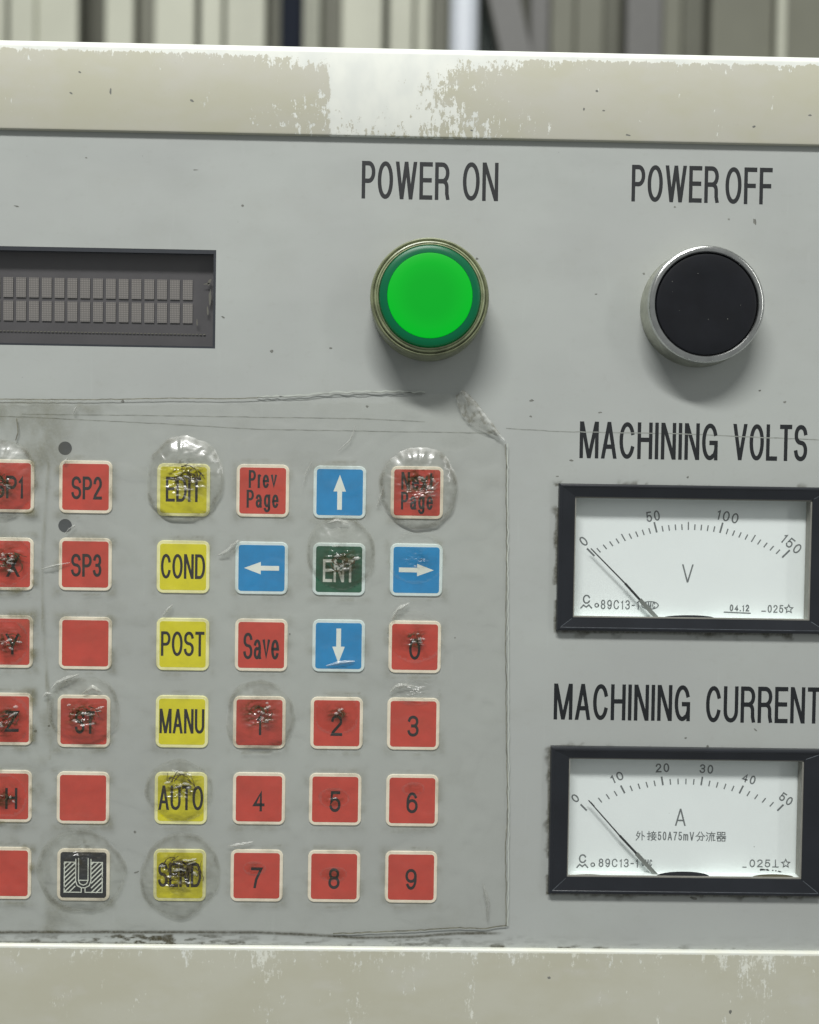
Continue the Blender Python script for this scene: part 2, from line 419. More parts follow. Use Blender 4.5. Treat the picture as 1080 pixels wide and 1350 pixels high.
def ribbon(pts, hx, hy, caps=True):
    """stroke a centre line with an upright elliptical pen; returns left and right outlines"""
    P = [Vector(pts[0])]
    for p in pts[1:]:
        if (Vector(p)-P[-1]).length > 1e-7 + 1e-4*abs(hx): P.append(Vector(p))
    closed = len(P) > 8 and (P[0]-P[-1]).length < 1e-6*max(1, abs(P[0].x)) + 1e-5
    if closed: P = P[:-1]
    n = len(P)
    if not closed and caps:
        d0 = (P[0]-P[1]).normalized(); d1 = (P[-1]-P[-2]).normalized()
        P[0] = P[0] + Vector((d0.x*hx, d0.y*hy)); P[-1] = P[-1] + Vector((d1.x*hx, d1.y*hy))
    # work in pen space
    Q = [Vector((p.x/hx, p.y/hy)) for p in P]
    L, R = [], []
    for i in range(n):
        a = Q[i-1] if (i > 0 or closed) else None
        b = Q[(i+1) % n] if (i < n-1 or closed) else None
        d1 = (Q[i]-a).normalized() if a is not None else None
        d2 = (b-Q[i]).normalized() if b is not None else None
        if d1 is None: d1 = d2
        if d2 is None: d2 = d1
        n1 = Vector((-d1.y, d1.x)); n2 = Vector((-d2.y, d2.x))
        m = n1+n2
        if m.length < 1e-3: m = n1
        m.normalize()
        k = 1/max(0.38, m.dot(n1))
        o = m*k
        L.append((P[i].x+o.x*hx, P[i].y+o.y*hy)); R.append((P[i].x-o.x*hx, P[i].y-o.y*hy))
    return L, R, closed
class Print:
    """flat print lying on a plane depth mm in front of the panel; coordinates in mm"""
    def __init__(s, depth): s.d = depth; s.v = []; s.f = []; s.k = 0
    def pt(s, p): return (p[0]*MM, -(s.d + 0.003*(s.k % 7))*MM, p[1]*MM)
    def stroke(s, pts, hx, hy, caps=True, T=None, ylim=None):
        L, R, closed = ribbon(pts, hx, hy, caps)
        if ylim:
            cl = lambda q: (q[0], min(max(q[1], ylim[0]), ylim[1]))
            L = [cl(q) for q in L]; R = [cl(q) for q in R]
        if T: L = [T(q) for q in L]; R = [T(q) for q in R]
        i = len(s.v); n = len(L)
        s.v += [s.pt(q) for q in L] + [s.pt(q) for q in R]
        for k in range(n if closed else n-1):
            j = (k+1) % n
            s.f.append((i+k, i+n+k, i+n+j, i+j))
        s.k += 1
    def poly(s, pts):
        i = len(s.v); s.v += [s.pt(q) for q in pts]; s.f.append(tuple(range(i, i+len(pts)))); s.k += 1
    def text(s, txt, x0, z0, w, h, pen, pen_h=None, rot=0.0, gap=0.30, ref=None):
        """fit txt into a box w x h mm whose lower left corner is (x0,z0), rotated about the box centre"""
        ph = (pen_h or pen)/2; pw = pen/2
        ws = [G[c][0] if c != ' ' else .35 for c in txt]
        # advance = stroke box width + gap, all in units u with I a single pen wide
        nI = sum(1 for c in txt if G.get(c, (1,))[0] == 0)
        tot = sum(ws) + gap*(len(txt)-1)
        u = (w - nI*pen) / tot
        x = x0
        cx, cz = x0+w/2, z0+h/2
        ca, sa = math.cos(math.radians(rot)), math.sin(math.radians(rot))
        T = (lambda q: (cx+(q[0]-cx)*ca-(q[1]-cz)*sa, cz+(q[0]-cx)*sa+(q[1]-cz)*ca)) if rot else None
        for c, gw in zip(txt, ws):
            if c == ' ': x += (gw+gap)*u; continue
            cw = gw*u if gw else pen
            if c in 'NMWVAXY1PREFHITDLU':
                sts = []
                for st in G[c][1]:
                    if c in 'NMWVAXYHI' and all(q[1] in (0, 1, .45, .3, .53) for q in st): sts += [[a, b] for a, b in zip(st, st[1:])]
                    else: sts.append(st)
            else: sts = G[c][1]
            for st in sts:
                if len(st) == 2 and {st[0][1], st[1][1]} == {0, 1}:
                    (ax, az), (bx_, bz) = [(x+pw+p[0]*(cw-2*pw), z0 if p[1] == 0 else z0+h) for p in st]
                    hw = math.hypot(pw*(bz-az), ph*(bx_-ax))/abs(bz-az)
                    q = [(ax-hw, az), (ax+hw, az), (bx_+hw, bz), (bx_-hw, bz)]
                    if bz < az: q = q[::-1]
                    s.poly([T(k) for k in q] if T else q)
                    continue
                pts = [(x+pw+p[0]*(cw-2*pw), z0+ph+p[1]*(h-2*ph)) for p in st]
                low = min(p[1] for p in st)
                s.stroke(pts, pw, ph, True, T, (z0, z0+h) if low >= 0 else None)
            x += cw + gap*u
    def obj(s, name, mat, parent, label=None):
        return mesh_obj(name, s.v, s.f, mat, parent, label=label)
def text_px(pr, txt, px0, py_top, px1, py_bot, pen, pen_h=None, **k):
    """text box given by photograph pixels along its baseline start and end"""
    d = pr.d
    cx, cy = (px0+px1)/2, (py_top+py_bot)/2
    x, z = U(cx, cy, d); sc = PX*(DIST-d)/DIST
    w, h = (px1-px0)*sc, (py_bot-py_top)*sc
    pr.text(txt, x-w/2, z-h/2, w, h, pen*sc, (pen_h or pen)*sc, **k)
def line_px(pr, pts, pen, caps=True):
    sc = PX*(DIST-pr.d)/DIST
    pr.stroke([U(a, b, pr.d) for a, b in pts], pen*sc/2, pen*sc/2, caps)

# ------------------------------------------------------------------ control cabinet: rails, face plate
cab = thing('control_panel', 'light grey machine control panel between worn cream painted rails', 'control panel', (0, 0, -0.125))
def to_parent(o, p):
    o.parent = p; o.matrix_parent_inverse = Matrix.Translation(p.location).inverted(); return o
PROUD = 1.3
def extrude_x(name, prof, mat, x0=-190, x1=190, n=1, **k):
    v, f = [], []
    m = len(prof)
    for x in (x0, x1):
        v += [(x*MM, -d*MM, z*MM) for d, z in prof]
    for i in range(m):
        j = (i+1) % m
        f.append((i, j, m+j, m+i))
    f.append(tuple(range(m))[::-1]); f.append(tuple(range(m, 2*m)))
    o = mesh_obj(name, v, f, mat, smooth=True, **k)
    e = o.modifiers.new('edge', 'EDGE_SPLIT'); e.split_angle = math.radians(35)
    return to_parent(o, cab)
zt = U(540, 59.5, PROUD)[1]; zb = U(540, 180, PROUD)[1]
R1 = 3.0
prof = [(-70, zt), (PROUD-R1, zt)]
prof += [(PROUD-R1+R1*math.sin(a), zt-R1*0.8+R1*0.8*math.cos(a)) for a in [math.radians(d) for d in range(6, 91, 7)]]
prof += [(PROUD, zb+0.5), (PROUD-0.12, zb+0.14), (PROUD-0.5, zb), (-2.0, zb), (-2.0, zb+3), (-70, zb+3)]
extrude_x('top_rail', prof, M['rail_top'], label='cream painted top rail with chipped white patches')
zt2 = U(540, 1251, PROUD)[1]
prof = [(-2.0, zt2-3), (-2.0, zt2), (PROUD-.55, zt2)]
prof += [(PROUD-.55+.55*math.sin(a), zt2-.55+.55*math.cos(a)) for a in [math.radians(d) for d in range(10, 91, 10)]]
prof += [(PROUD, zt2-60), (-70, zt2-60), (-70, zt2-3)]
extrude_x('bottom_rail', prof, M['rail_bottom'], label='cream painted bottom rail with scuffed upper edge')

# openings in the face plate
MET = {'V': dict(o=(735, 640, 1092, 833), i=(757, 657, 1070, 816)),
       'A': dict(o=(724.5, 985.5, 1083, 1178), i=(749, 1001, 1059, 1158))}
def rect_mm(r, d):
    x0, y0, x1, y1 = r
    a = U(x0, (y0+y1)/2, d); b = U(x1, (y0+y1)/2, d); c = U((x0+x1)/2, y0, d); e = U((x0+x1)/2, y1, d)
    return a[0], b[0], e[1], c[1]       # xl, xr, zb, zt
disp = (-215, 326.5, 284.5, 459.0)
hole_d = rect_mm((0, 326.5, 284.5, 459), 0)
dx0, dx1, dz0, dz1 = U(-60, 400)[0]-30, hole_d[1], U(140, 457.0)[1], U(140, 327.0)[1]
holes = [(dx0, dx1, dz0, dz1)]
for k in MET:
    a = rect_mm(MET[k]['o'], 0); holes.append((a[0]+1.5, a[1]-1.5, a[2]+1.5, a[3]-1.5))
zlo, zhi = zt2+0.05-0.9, zb+1.2
xs = sorted({-190, 190, *[h[0] for h in holes], *[h[1] for h in holes]})
zs = sorted({zlo, zhi, *[h[2] for h in holes], *[h[3] for h in holes]})
mb = MB()
def inh(x, z): return any(h[0] < x < h[1] and h[2] < z < h[3] for h in holes)
for i in range(len(xs)-1):
    for j in range(len(zs)-1):
        if not inh((xs[i]+xs[i+1])/2, (zs[j]+zs[j+1])/2):
            mb.quad((xs[i]*MM, 0, zs[j]*MM), (xs[i+1]*MM, 0, zs[j]*MM), (xs[i+1]*MM, 0, zs[j+1]*MM), (xs[i]*MM, 0, zs[j+1]*MM))
for h in holes:       # 1.5 mm plate thickness seen in the openings
    x0, x1, z0, z1 = [c*MM for c in h]; T = 0.0015
    mb.quad((x0, 0, z0), (x0, T, z0), (x1, T, z0), (x1, 0, z0)); mb.quad((x0, 0, z1), (x1, 0, z1), (x1, T, z1), (x0, T, z1))
    mb.quad((x0, 0, z0), (x0, 0, z1), (x0, T, z1), (x0, T, z0)); mb.quad((x1, 0, z0), (x1, T, z0), (x1, T, z1), (x1, 0, z1))
to_parent(mb.obj('face_plate', M['panel'], label='light grey scuffed face plate'), cab)
mb = MB(); mb.box(-0.189, 0.189, 0.015, 0.069, (zt2-2)*MM, (zb+2)*MM)
to_parent(mb.obj('cabinet_body', M['dark_gap']), cab)

def legend(words, label):
    pr = Print(0.01)
    for w in words: text_px(pr, *w[:5], 4.7, 5.9, gap=0.16)
    to_parent(pr.obj('legend', M['ink'], None, label), cab)
legend([('POWER', 477.5, 213.5, 592.5, 262.5), ('ON', 610.5, 214.5, 657, 264.5)], 'black POWER ON lettering')
legend([('POWER', 833, 218.5, 948, 266.5), ('OFF', 956.5, 221, 1018.5, 269)], 'black POWER OFF lettering')
legend([('MACHINING', 764, 557, 947, 605.5), ('VOLTS', 966, 559.5, 1065, 607.5)], 'black MACHINING VOLTS lettering')
legend([('MACHINING', 729.5, 902, 911, 950), ('CURRENT', 930, 905, 1083, 953.5)], 'black MACHINING CURRENT lettering')

# overlay seams, specks and grime on the face plate
rnd = random.Random(4)
def thin_line(pts, w, mat, name, depth=0.02, label=None, wob=0.6, kind=None):
    pr = Print(depth)
    out = []
    for (a, b), (c, d) in zip(pts, pts[1:]):
        n = max(2, int(math.hypot(c-a, d-b)/8))
        for i in range(n): out.append((a+(c-a)*i/n + rnd.uniform(-wob, wob)*.3, b+(d-b)*i/n + rnd.uniform(-wob, wob)))
    out.append(pts[-1])
    line_px(pr, out, w)
    return to_parent(mesh_obj(name, pr.v, pr.f, mat, label=label, kind=kind), cab)
M['seam'] = simple('seam_shade', lin(142, 146, 140), 0.7, vary=0.25, nscale=14)
M['seam_dark'] = simple('seam_dark', lin(122, 122, 108), 0.7, vary=0.35, nscale=9)
M['seam_lite'] = simple('seam_light', lin(186, 192, 184), 0.5, vary=0.05, nscale=20)
thin_line([(668, 565), (740, 569), (900, 572), (1080, 580), (1140, 583)], 1.2, M['seam'], 'seam_line', wob=0.3)
thin_line([(-40, 548), (40, 550), (220, 559), (340, 566), (520, 569), (640, 571)], 1.3, M['seam'], 'seam_line', wob=0.25)
thin_line([(30, 546), (220, 548), (340, 550), (480, 552), (560, 556)], 1.3, M['seam'], 'seam_line', wob=0.25)
def blot(mb, px, py, rx, ry, rot=0, d=0.012):
    n = 9; pts = []
    for i in range(n):
        a = 2*math.pi*i/n; k = rnd.uniform(.6, 1.1)
        x, y = rx*k*math.cos(a), ry*k*math.sin(a)
        pts.append(V3(px+x*math.cos(rot)-y*math.sin(rot), py+x*math.sin(rot)+y*math.cos(rot), d))
    mb.poly(pts[::-1])
mb = MB()
for a in [(22, 272, 4, 1.2, .3), (320, 271, 2, 1.6, 0), (258, 224, 4, 1, 0), (114, 208, 2, 1, 0), (294, 418, 3, 1.5, .5), (358, 463, 2.5, 2.5, 0), (629, 341, 2, 2, 0), (436, 459, 2.2, 1.6, 0),
          (849, 361, 2, 2, 0), (890, 273, 1.6, 1.6, 0), (961, 289, 1.8, 1.6, 0), (995, 292, 2.4, 5, -.2), (786, 388, 2, 1.2, 0), (1035, 530, 2.5, 1.5, 0), (791, 544, 3.2, 1.3, -.2), (753, 607, 3.6, 1.6, 0), (701, 528, 3.6, 1.8, 0),
          (907, 629, 1.8, 1.8, 0), (904, 973, 2.2, 1.6, 0), (933, 984, 2, 1.8, 0), (162, 529, 3.2, 2.2, 0), (735, 628, 3, 1, 0), (914, 1184, 6, 2, .2), (1002, 515, 2, 1.4, 0), (700, 549, 2, 1.5, 0), (484, 536, 2.6, 1.6, .4),
          (65, 957, 2, 2, 0), (47, 964, 2.2, 2, 0), (125, 984, 2.2, 1.6, 0), (382, 836, 1.4, 2, 0), (600, 841, 1.3, 1.3, 0), (178, 1097, 2, 2.4, 0), (180, 1150, 4, 1.4, -.3), (996, 962, 3.4, 1.2, .7)]:
    blot(mb, *a)
for _ in range(14):
    blot(mb, rnd.uniform(0, 1080), rnd.uniform(200, 1240), rnd.uniform(.3, .8), rnd.uniform(.3, .7))
to_parent(mb.obj('dirt_speck', M['speck'], kind='stuff'), cab)
mb = MB()
for a in [(146, 120, 1.6, 5, 0), (94, 123, 3.2, 1.2, .6), (253, 132.5, 3.2, 1.6, .4), (105, 95, 2.4, 1.6, .4), (828, 178, 3.6, 1.4, .2), (994, 167, 2.6, 1.6, 0), (1068, 152, 3, 1.6, -.2), (770, 144, 1.6, 2, 0), (796, 146, 2, 1.2, 0), (787, 120, 2, 2, 0), (622, 172, 2.6, 1.2, .4),
          (724, 1289, 3.2, 2, .2), (963, 1334, 2, 4, 0)]:
    blot(mb, *a, d=PROUD+0.012)
to_parent(mb.obj('paint_speck', M['speck'], kind='stuff'), cab)

def grid_px(x0, y0, x1, y1, step, zf, df, name, mat, parent=None, mask=None, label=None, kind=None):
    nx = int((x1-x0)/step)+1; ny = int((y1-y0)/step)+1
    X, Y = np.meshgrid(np.linspace(x0, x1, nx), np.linspace(y0, y1, ny))
    Z = zf(X, Y); D = np.clip(df(X, Y), 0, 1)
    # vectorised unprojection on the plane depth=Z
    A = np.array(RC)
    dx = (X-PW/2)/FPX; dz = -(Y-PH/2)/FPX
    vx = A[0,0]*dx + A[0,1] + A[0,2]*dz; vy = A[1,0]*dx + A[1,1] + A[1,2]*dz; vz = A[2,0]*dx + A[2,1] + A[2,2]*dz
    t = DIST/vy
    v = np.stack([vx*t*MM, -Z*MM, vz*t*MM], -1).reshape(-1, 3)
    keep = mask(X, Y) if mask is not None else np.ones_like(X, bool)
    idx = np.arange(nx*ny).reshape(ny, nx)
    q = np.stack([idx[1:, :-1], idx[1:, 1:], idx[:-1, 1:], idx[:-1, :-1]], -1).reshape(-1, 4)
    kf = (keep[1:, :-1] & keep[1:, 1:] & keep[:-1, 1:] & keep[:-1, :-1]).reshape(-1)
    q = q[kf]
    used = np.unique(q); re = np.full(nx*ny, -1); re[used] = np.arange(len(used))
    o = mesh_obj(name, v[used].tolist(), re[q].tolist(), mat, smooth=True, attr=D.reshape(-1)[used], label=label, kind=kind)
    if parent: to_parent(o, parent)
    return o

# grime band along the bottom rail
def band_line(x): return 1250.5 - 8 + (x-0)*0.0139
def gd(X, Y):
    yb = 1243 + X*0.0139
    up = 1229 + 3*fbm(X/60, X*0, 3) + sstep(330, 470, X)*6 - 5*sstep(520, 640, X)
    edge = np.exp(-((Y-up+1)/1.7)**2) * (0.5+0.6*fbm(X/25, Y*0, 9)) * (1-sstep(640, 668, X))
    low = np.exp(-((Y-yb)/2.2)**2)*0.75
    n = fbm(X/14, Y/3.2, 21); body = sstep(0.50, 0.66, n)*sstep(0, 4, Y-up)*(0.15+0.75*np.exp(-((X-190)/95)**2)+0.35*np.exp(-((X-540)/45)**2)) * (1-sstep(600, 780, X)*.8)
    far = sstep(.60, .75, fbm(X/22, Y/5, 5))*np.exp(-((Y-yb+3)/5)**2)*.7
    return np.maximum.reduce([edge, low, body, far])
grid_px(-20, 1218, 1100, 1262, 1.6, lambda X, Y: 0.03+0*X, gd, 'grime_band', M['grime'], cab, label='dark brown grime along the bottom rail')
# grime along the meters' edges
def gm(X, Y):
    out = 0*X
    for k, m in MET.items():
        x0, y0, x1, y1 = m['o']; sh = (X-x0)*0.0155; 
        dxx = np.maximum(x0-X-(Y-y0)*0.017, X-x1); dyy = np.maximum(y0-Y+sh, Y-y1-sh*0.9)
        dd = np.maximum(dxx, dyy)
        w = 1.2+5*sstep(.5, .8, fbm(X/16, Y/16, 31))
        out = np.maximum(out, np.exp(-(np.clip(dd, 0, 99)/w)**2)*(0.3+0.5*fbm(X/9, Y/9, 12)))
    return out*(fbm(X/30, Y/30, 2) > .3)
def gmk(X, Y):
    k1 = np.zeros_like(X, bool)
    for m in MET.values():
        x0, y0, x1, y1 = m['o']
        k1 |= (X > x0-16) & (X < 1100) & (Y > y0-14) & (Y < y1+16) & ~((X > x0+14) & (Y > y0+14) & (Y < y1-12))
    return k1
grid_px(715, 620, 1100, 1200, 2.0, lambda X, Y: 0.03+0*X, gm, 'grime_edge', M['grime'], cab, mask=gmk)

# ------------------------------------------------------------------ character display
t = thing('character_display', 'two line dot matrix display behind smoked glass in the grey panel', 'display', ((dx1-40)*MM, 0, dz0*MM))
D0 = -2.2
def tp(o): return to_parent(o, t)
mb = MB()
w = 0.65
for (a, b, c, d) in ((dx0, dx0+w, dz0, dz1), (dx1-w, dx1, dz0, dz1), (dx0+w, dx1-w, dz0, dz0+w*.8), (dx0+w, dx1-w, dz1-w*1.6, dz1)):
    mb.box(a*MM, b*MM, 0.00004, 0.0022, c*MM, d*MM)
tp(mb.obj('window_frame', M['display_frame']))
mb = MB(); mb.quad((dx0*MM, .0032, dz0*MM), (dx1*MM, .0032, dz0*MM), (dx1*MM, .0032, dz1*MM), (dx0*MM, .0032, dz1*MM))
tp(mb.obj('display_board', M['board']))
mb = MB(); g0 = 0.0005
mb.quad(((dx0+w)*MM, g0, (dz0+w*.8)*MM), ((dx1-w)*MM, g0, (dz0+w*.8)*MM), ((dx1-w)*MM, g0, (dz1-w*1.6)*MM), ((dx0+w)*MM, g0, (dz1-w*1.6)*MM))
tp(mb.obj('window_glass', M['display_glass']))
cw, ch = 12.6*PX, 26*PX
cell_me = None
for r, (yl, yr) in enumerate([(377.5, 381.5), (408.5, 412.5)]):
    for c in range(-2, 15):
        px = 9.5 + c*16.95 ; py = yl + (yr-yl)*(px/250)
        x, z = U(px, py, D0)
        if cell_me is None:
            mb = MB(); mb.box(-cw/2*MM, cw/2*MM, -0.00012, 0.0009, -ch/2*MM, ch/2*MM)
            mb.v = [(a, b if b > 0 else 0.0007, c) for a, b, c in mb.v]
            o = mb.obj('character_cell', M['cell']); cell_me = o.data
        else:
            o = bpy.data.objects.new('character_cell', cell_me); COL.objects.link(o)
        o.location = (x*MM, -D0*MM, z*MM); tp(o)
mb = MB()
for k in range(64):
    px = -40 + k*4.9
    x, z = U(px, 435.5+px*0.0185, D0)
    mb.box((x-.30)*MM, (x+.30)*MM, .0029, .0031, (z-.11)*MM, (z+.11)*MM)
tp(mb.obj('contact_row', M['display_pad'], kind='stuff'))
mb = MB()
for (px, py, rx, ry, ro) in [(276, 372, 2.2, 6, .3), (277, 392, 2.0, 12, .05), (273, 374, 5, 1.2, -.2), (274, 410, 1.2, 8, 0), (260, 425, 1.0, 5, 0)]:
    blot(mb, px, py, rx, ry, ro, d=D0)
tp(mb.obj('sealant_smear', M['display_pad']))

# ------------------------------------------------------------------ push buttons
x, z = U(567, 389.0, 11.6)
t = thing('push_button', 'glowing green round push button below the POWER ON lettering', 'push button', (x*MM, 0, z*MM), 'round push buttons')
lathe('bezel', [(15.0, 0), (15.1, 1.0), (15.1, 8.6), (14.95, 9.2), (14.6, 9.5), (14.3, 9.3), (14.15, 8.9), (13.8, 8.9)], M['olive_dark'], t, label='murky olive plastic bezel')
lathe('retaining_ring', [(14.0, 8.6), (14.0, 9.6), (13.85, 9.9), (13.6, 10.0), (13.4, 9.7), (13.25, 10.0), (13.05, 10.2), (12.85, 9.9), (12.8, 8.9)], M['olive'], t)
lathe('lens_rim', [(12.75, 8.9), (12.75, 10.5), (12.5, 10.9), (12.0, 11.1), (11.4, 11.2), (10.75, 11.25)], M['rim'], t, label='dark green translucent lens rim')
lathe('lens', [(10.7, 11.15), (10.6, 11.4), (10.3, 11.5), (8, 11.6), (5, 11.65), (2, 11.68), (0.01, 11.68)], M['lens'], t, label='bright green lit lens')
x, z = U(932.5, 400.5, 7.6)
t = thing('push_button', 'black round push button with chrome ring below the POWER OFF lettering', 'push button', (x*MM, 0, z*MM), 'round push buttons')
lathe('bezel', [(15.25, 0), (15.25, 0.8), (15.1, 1.2), (15.0, 6.4)], M['chrome_side'], t, label='dull chrome bezel side')
lathe('chrome_ring', [(15.0, 6.38), (14.95, 7.0), (14.6, 7.5), (14.1, 7.7), (13.5, 7.65), (13.2, 7.3), (13.1, 6.6), (13.1, 6.0)], M['chrome'], t)
lathe('cap', [(13.08, 5.0), (13.05, 6.7), (12.8, 7.15), (12.2, 7.25), (8, 7.1), (4, 7.0), (0.01, 6.98)], M['black_cap'], t, label='black slightly dished cap')

mb = MB(); q_ = random.Random(9)
for _ in range(7):
    a, r_ = q_.uniform(0, 6.28), 62*math.sqrt(q_.random())
    blot(mb, 932.5+r_*math.cos(a), 400.5+r_*math.sin(a), q_.uniform(.3, .8), q_.uniform(.3, .7), 0, d=7.27)
o = mb.obj('dust', M['speck'], kind='stuff'); to_parent(o, t)
# ------------------------------------------------------------------ panel meters
DD = -2.6    # dial depth
FH = 1.9     # frame height over the panel
def meter(key, label):
    m = MET[key]
    X0, X1, Z0, Z1 = rect_mm(m['o'], 0.6); x0, x1, z0, z1 = rect_mm(m['i'], 1.4)
    t = thing('panel_meter', label, 'panel meter', ((X0+X1)/2*MM, 0, Z0*MM), 'analogue panel meters')
    P = lambda o: to_parent(o, t)
    # moulded frame: outer wall, lip, sloping bevel, inner wall (four mitred sides)
    lip = 0.85
    rings = []
    for (e, d) in ((0, -0.0), (0, FH-.45), (0.18, FH-.12), (0.5, FH), (lip, FH)):
        rings.append((X0+e, X1-e, Z0+e, Z1-e, d))
    rings.append((X0+lip+.15, X1-lip-.15, Z0+lip+.15, Z1-lip-.15, FH-.12))
    rings.append((x0-.35, x1+.35, z0-.35, z1+.35, 1.35)); rings.append((x0, x1, z0, z1, 1.3)); rings.append((x0, x1, z0, z1, 0.6))
    mb = MB()
    for a, b in zip(rings, rings[1:]):
        A = [(a[0], a[2]), (a[1], a[2]), (a[1], a[3]), (a[0], a[3])]; B = [(b[0], b[2]), (b[1], b[2]), (b[1], b[3]), (b[0], b[3])]
        for k in range(4):
            l = (k+1) % 4
            mb.quad(*[(p[0]*MM, -d*MM, p[1]*MM) for p, d in ((A[k], a[4]), (A[l], a[4]), (B[l], b[4]), (B[k], b[4]))])
    P(mb.obj('meter_frame', M['black_frame']))
    mb = MB()          # worn paler arrises: mitres and the ridge along the bottom
    def sliver(p, q, w, dp_, dq_):
        a, b = Vector(p), Vector(q); d = (b-a).normalized(); n_ = Vector((-d.y, d.x))*w/2
        mb.quad(*[(k.x*MM, -(dd+.03)*MM, k.y*MM) for k, dd in ((a-n_, dp_), (b-n_, dq_), (b+n_, dq_), (a+n_, dp_))])
    e1 = lip+.15; e2 = .35
    for (ax, az, bx2, bz) in ((X0+e1, Z0+e1, x0-e2, z0-e2), (X1-e1, Z0+e1, x1+e2, z0-e2), (X1-e1, Z1-e1, x1+e2, z1+e2)):
        sliver((ax, az), (bx2, bz), .14, FH-.12, 1.35)
    sliver((X0+e1, Z0+lip+.05), (X1-e1, Z0+lip+.05), .10, FH, FH)
    P(mb.obj('worn_arris', M['arris'], kind='stuff'))
    mb = MB()
    a = (x0, x1, z0, z1, 0.55); b = (x0, x1, z0, z1, DD)
    A = [(a[0], a[2]), (a[1], a[2]), (a[1], a[3]), (a[0], a[3])]
    floor_ = MB()
    for k in range(4):
        l = (k+1) % 4
        (floor_ if k == 0 else mb).quad(*[(p[0]*MM, -d*MM, p[1]*MM) for p, d in ((A[k], .6), (A[l], .6), (A[l], DD), (A[k], DD))])
    P(mb.obj('inner_wall', M['dial_side'])); P(floor_.obj('lower_ledge', M['dial'], label='white ledge at the foot of the dial'))
    mb = MB()
    e = 0.35
    for q in ((x0, x0+e, z0, z1), (x1-e, x1, z0, z1), (x0+e, x1-e, z0, z0+e), (x0+e, x1-e, z1-e, z1)):
        mb.box(q[0]*MM, q[1]*MM, -0.0010, -0.0006, q[2]*MM, q[3]*MM)
    P(mb.obj('cover_edge', M['dial_side'], label='pale edge of the clear cover'))
    mb = MB(); mb.quad((x0*MM, -.0009, z0*MM), (x1*MM, -.0009, z0*MM), (x1*MM, -.0009, z1*MM), (x0*MM, -.0009, z1*MM))
    P(mb.obj('cover_glass', M['clear']))
    mb = MB(); mb.quad(((x0-1)*MM, -DD*MM, (z0-1)*MM), ((x1+1)*MM, -DD*MM, (z0-1)*MM), ((x1+1)*MM, -DD*MM, (z1+1)*MM), ((x0-1)*MM, -DD*MM, (z1+1)*MM))
    P(mb.obj('dial_plate', M['dial'], label='white printed dial plate'))
    dp = DD+0.03
    if key == 'V':
        pv = (906, 856); r0, r1 = 157.5, 16.0; n = 30; mj = 10; mid = 5; a0, a1 = -44.8, 46.0
    else:
        pv = (899, 1193); r0, r1 = 159.0, 17.5; n = 25; mj = 5; mid = 99; a0, a1 = -45.2, 45.4
    for k in range(n+1):
        th = a0 + (a1-a0)*k/n; r = r0 + r1*(th/45)**2
        L = (14.0 if key == 'V' else 11.5) if k % mj == 0 else (10.5 if k % mid == 0 else 7.5)
        w = 2.3 if k % mj == 0 else 1.6
        s, c = math.sin(math.radians(th)), math.cos(math.radians(th))
        pr = Print(dp)
        line_px(pr, [(pv[0]+s*r, pv[1]-c*r), (pv[0]+s*(r+L), pv[1]-c*(r+L))], w, False)
        P(pr.obj('scale_tick', M['ink_dial'], None))
    nums = [('0', 769.5, 713.5, 42), ('50', 861, 680.5, 10), ('100', 959.5, 681, -12), ('150', 1043.5, 717, -38)] if key == 'V' else \
           [('0', 758.5, 1053.5, 42), ('10', 813.5, 1026, 25), ('20', 873.5, 1013.5, 3), ('30', 931.5, 1015, -4), ('40', 987.5, 1028, -16), ('50', 1036.5, 1054.5, -32)]
    for s_, cx, cy, ro in nums:
        pr = Print(dp); w = {1: 8, 2: 18, 3: 29}[len(s_)]
        if s_ == '10': w = 17
        if s_ == '150': w = 29
        nh = 6.8 if key == 'V' else 5.9; cy -= 0 if key == 'V' else 1.2
        text_px(pr, s_, cx-w/2, cy-nh, cx+w/2, cy+nh, 1.8, 1.8, rot=ro, gap=.3)
        P(pr.obj('numeral', M['ink_dial'], None, 'numeral ' + s_))
    pr = Print(dp)
    if key == 'V': text_px(pr, 'V', 899, 744, 914.5, 768, 2.0)
    else: text_px(pr, 'A', 890, 1066, 904.5, 1089, 2.0)
    P(pr.obj('unit_letter', M['ink_dial'], None, 'unit letter ' + key))
    # small print
    pr = Print(dp)
    ox, oy = (0, 0) if key == 'V' else (-5.2, 342)
    text_px(pr, 'C', 768.5+ox, 784+oy, 778.5+ox, 796+oy, 1.9)
    line_px(pr, [(766+ox, 801.5+oy), (769.5+ox, 797.6+oy), (773+ox, 800.4+oy), (776.5+ox, 797.6+oy), (780+ox, 801.5+oy)], 1.8)
    line_px(pr, [(786.8+ox+2.4*math.cos(a*.6), 798+oy+2.4*math.sin(a*.6)) for a in range(0, 12)], 1.4)
    if key == 'V':
        text_px(pr, '89C13-1', 792, 791, 843, 803.5, 1.5)
        line_px(pr, [(857+11*math.cos(a*.35), 798+5*math.sin(a*.35)) for a in range(0, 19)], 1.3)
        text_px(pr, 'CMC', 849, 794, 864, 802, 1.2)
        line_px(pr, [(955, 807), (989, 808.5)], 1.6)
        text_px(pr, '04.12', 962, 797, 988, 806, 1.6)
        text_px(pr, '_', 1004, 796, 1010, 806.5, 1.4); text_px(pr, '025', 1012, 797.5, 1033, 808, 1.5)
        sx, sy = 1040, 803
    else:
        text_px(pr, '89C13-1', 789, 1132, 842, 1143.5, 1.5)
        text_px(pr, 'CMC', 846, 1133, 860, 1142, 1.2)
        text_px(pr, '_', 979, 1134, 984.5, 1144, 1.4); text_px(pr, '025', 988, 1133, 1016, 1143.5, 1.5)
        line_px(pr, [(1019, 1143), (1026, 1143)], 1.4); line_px(pr, [(1022.5, 1143), (1022.5, 1134)], 1.4)
        sx, sy = 1036, 1138.5
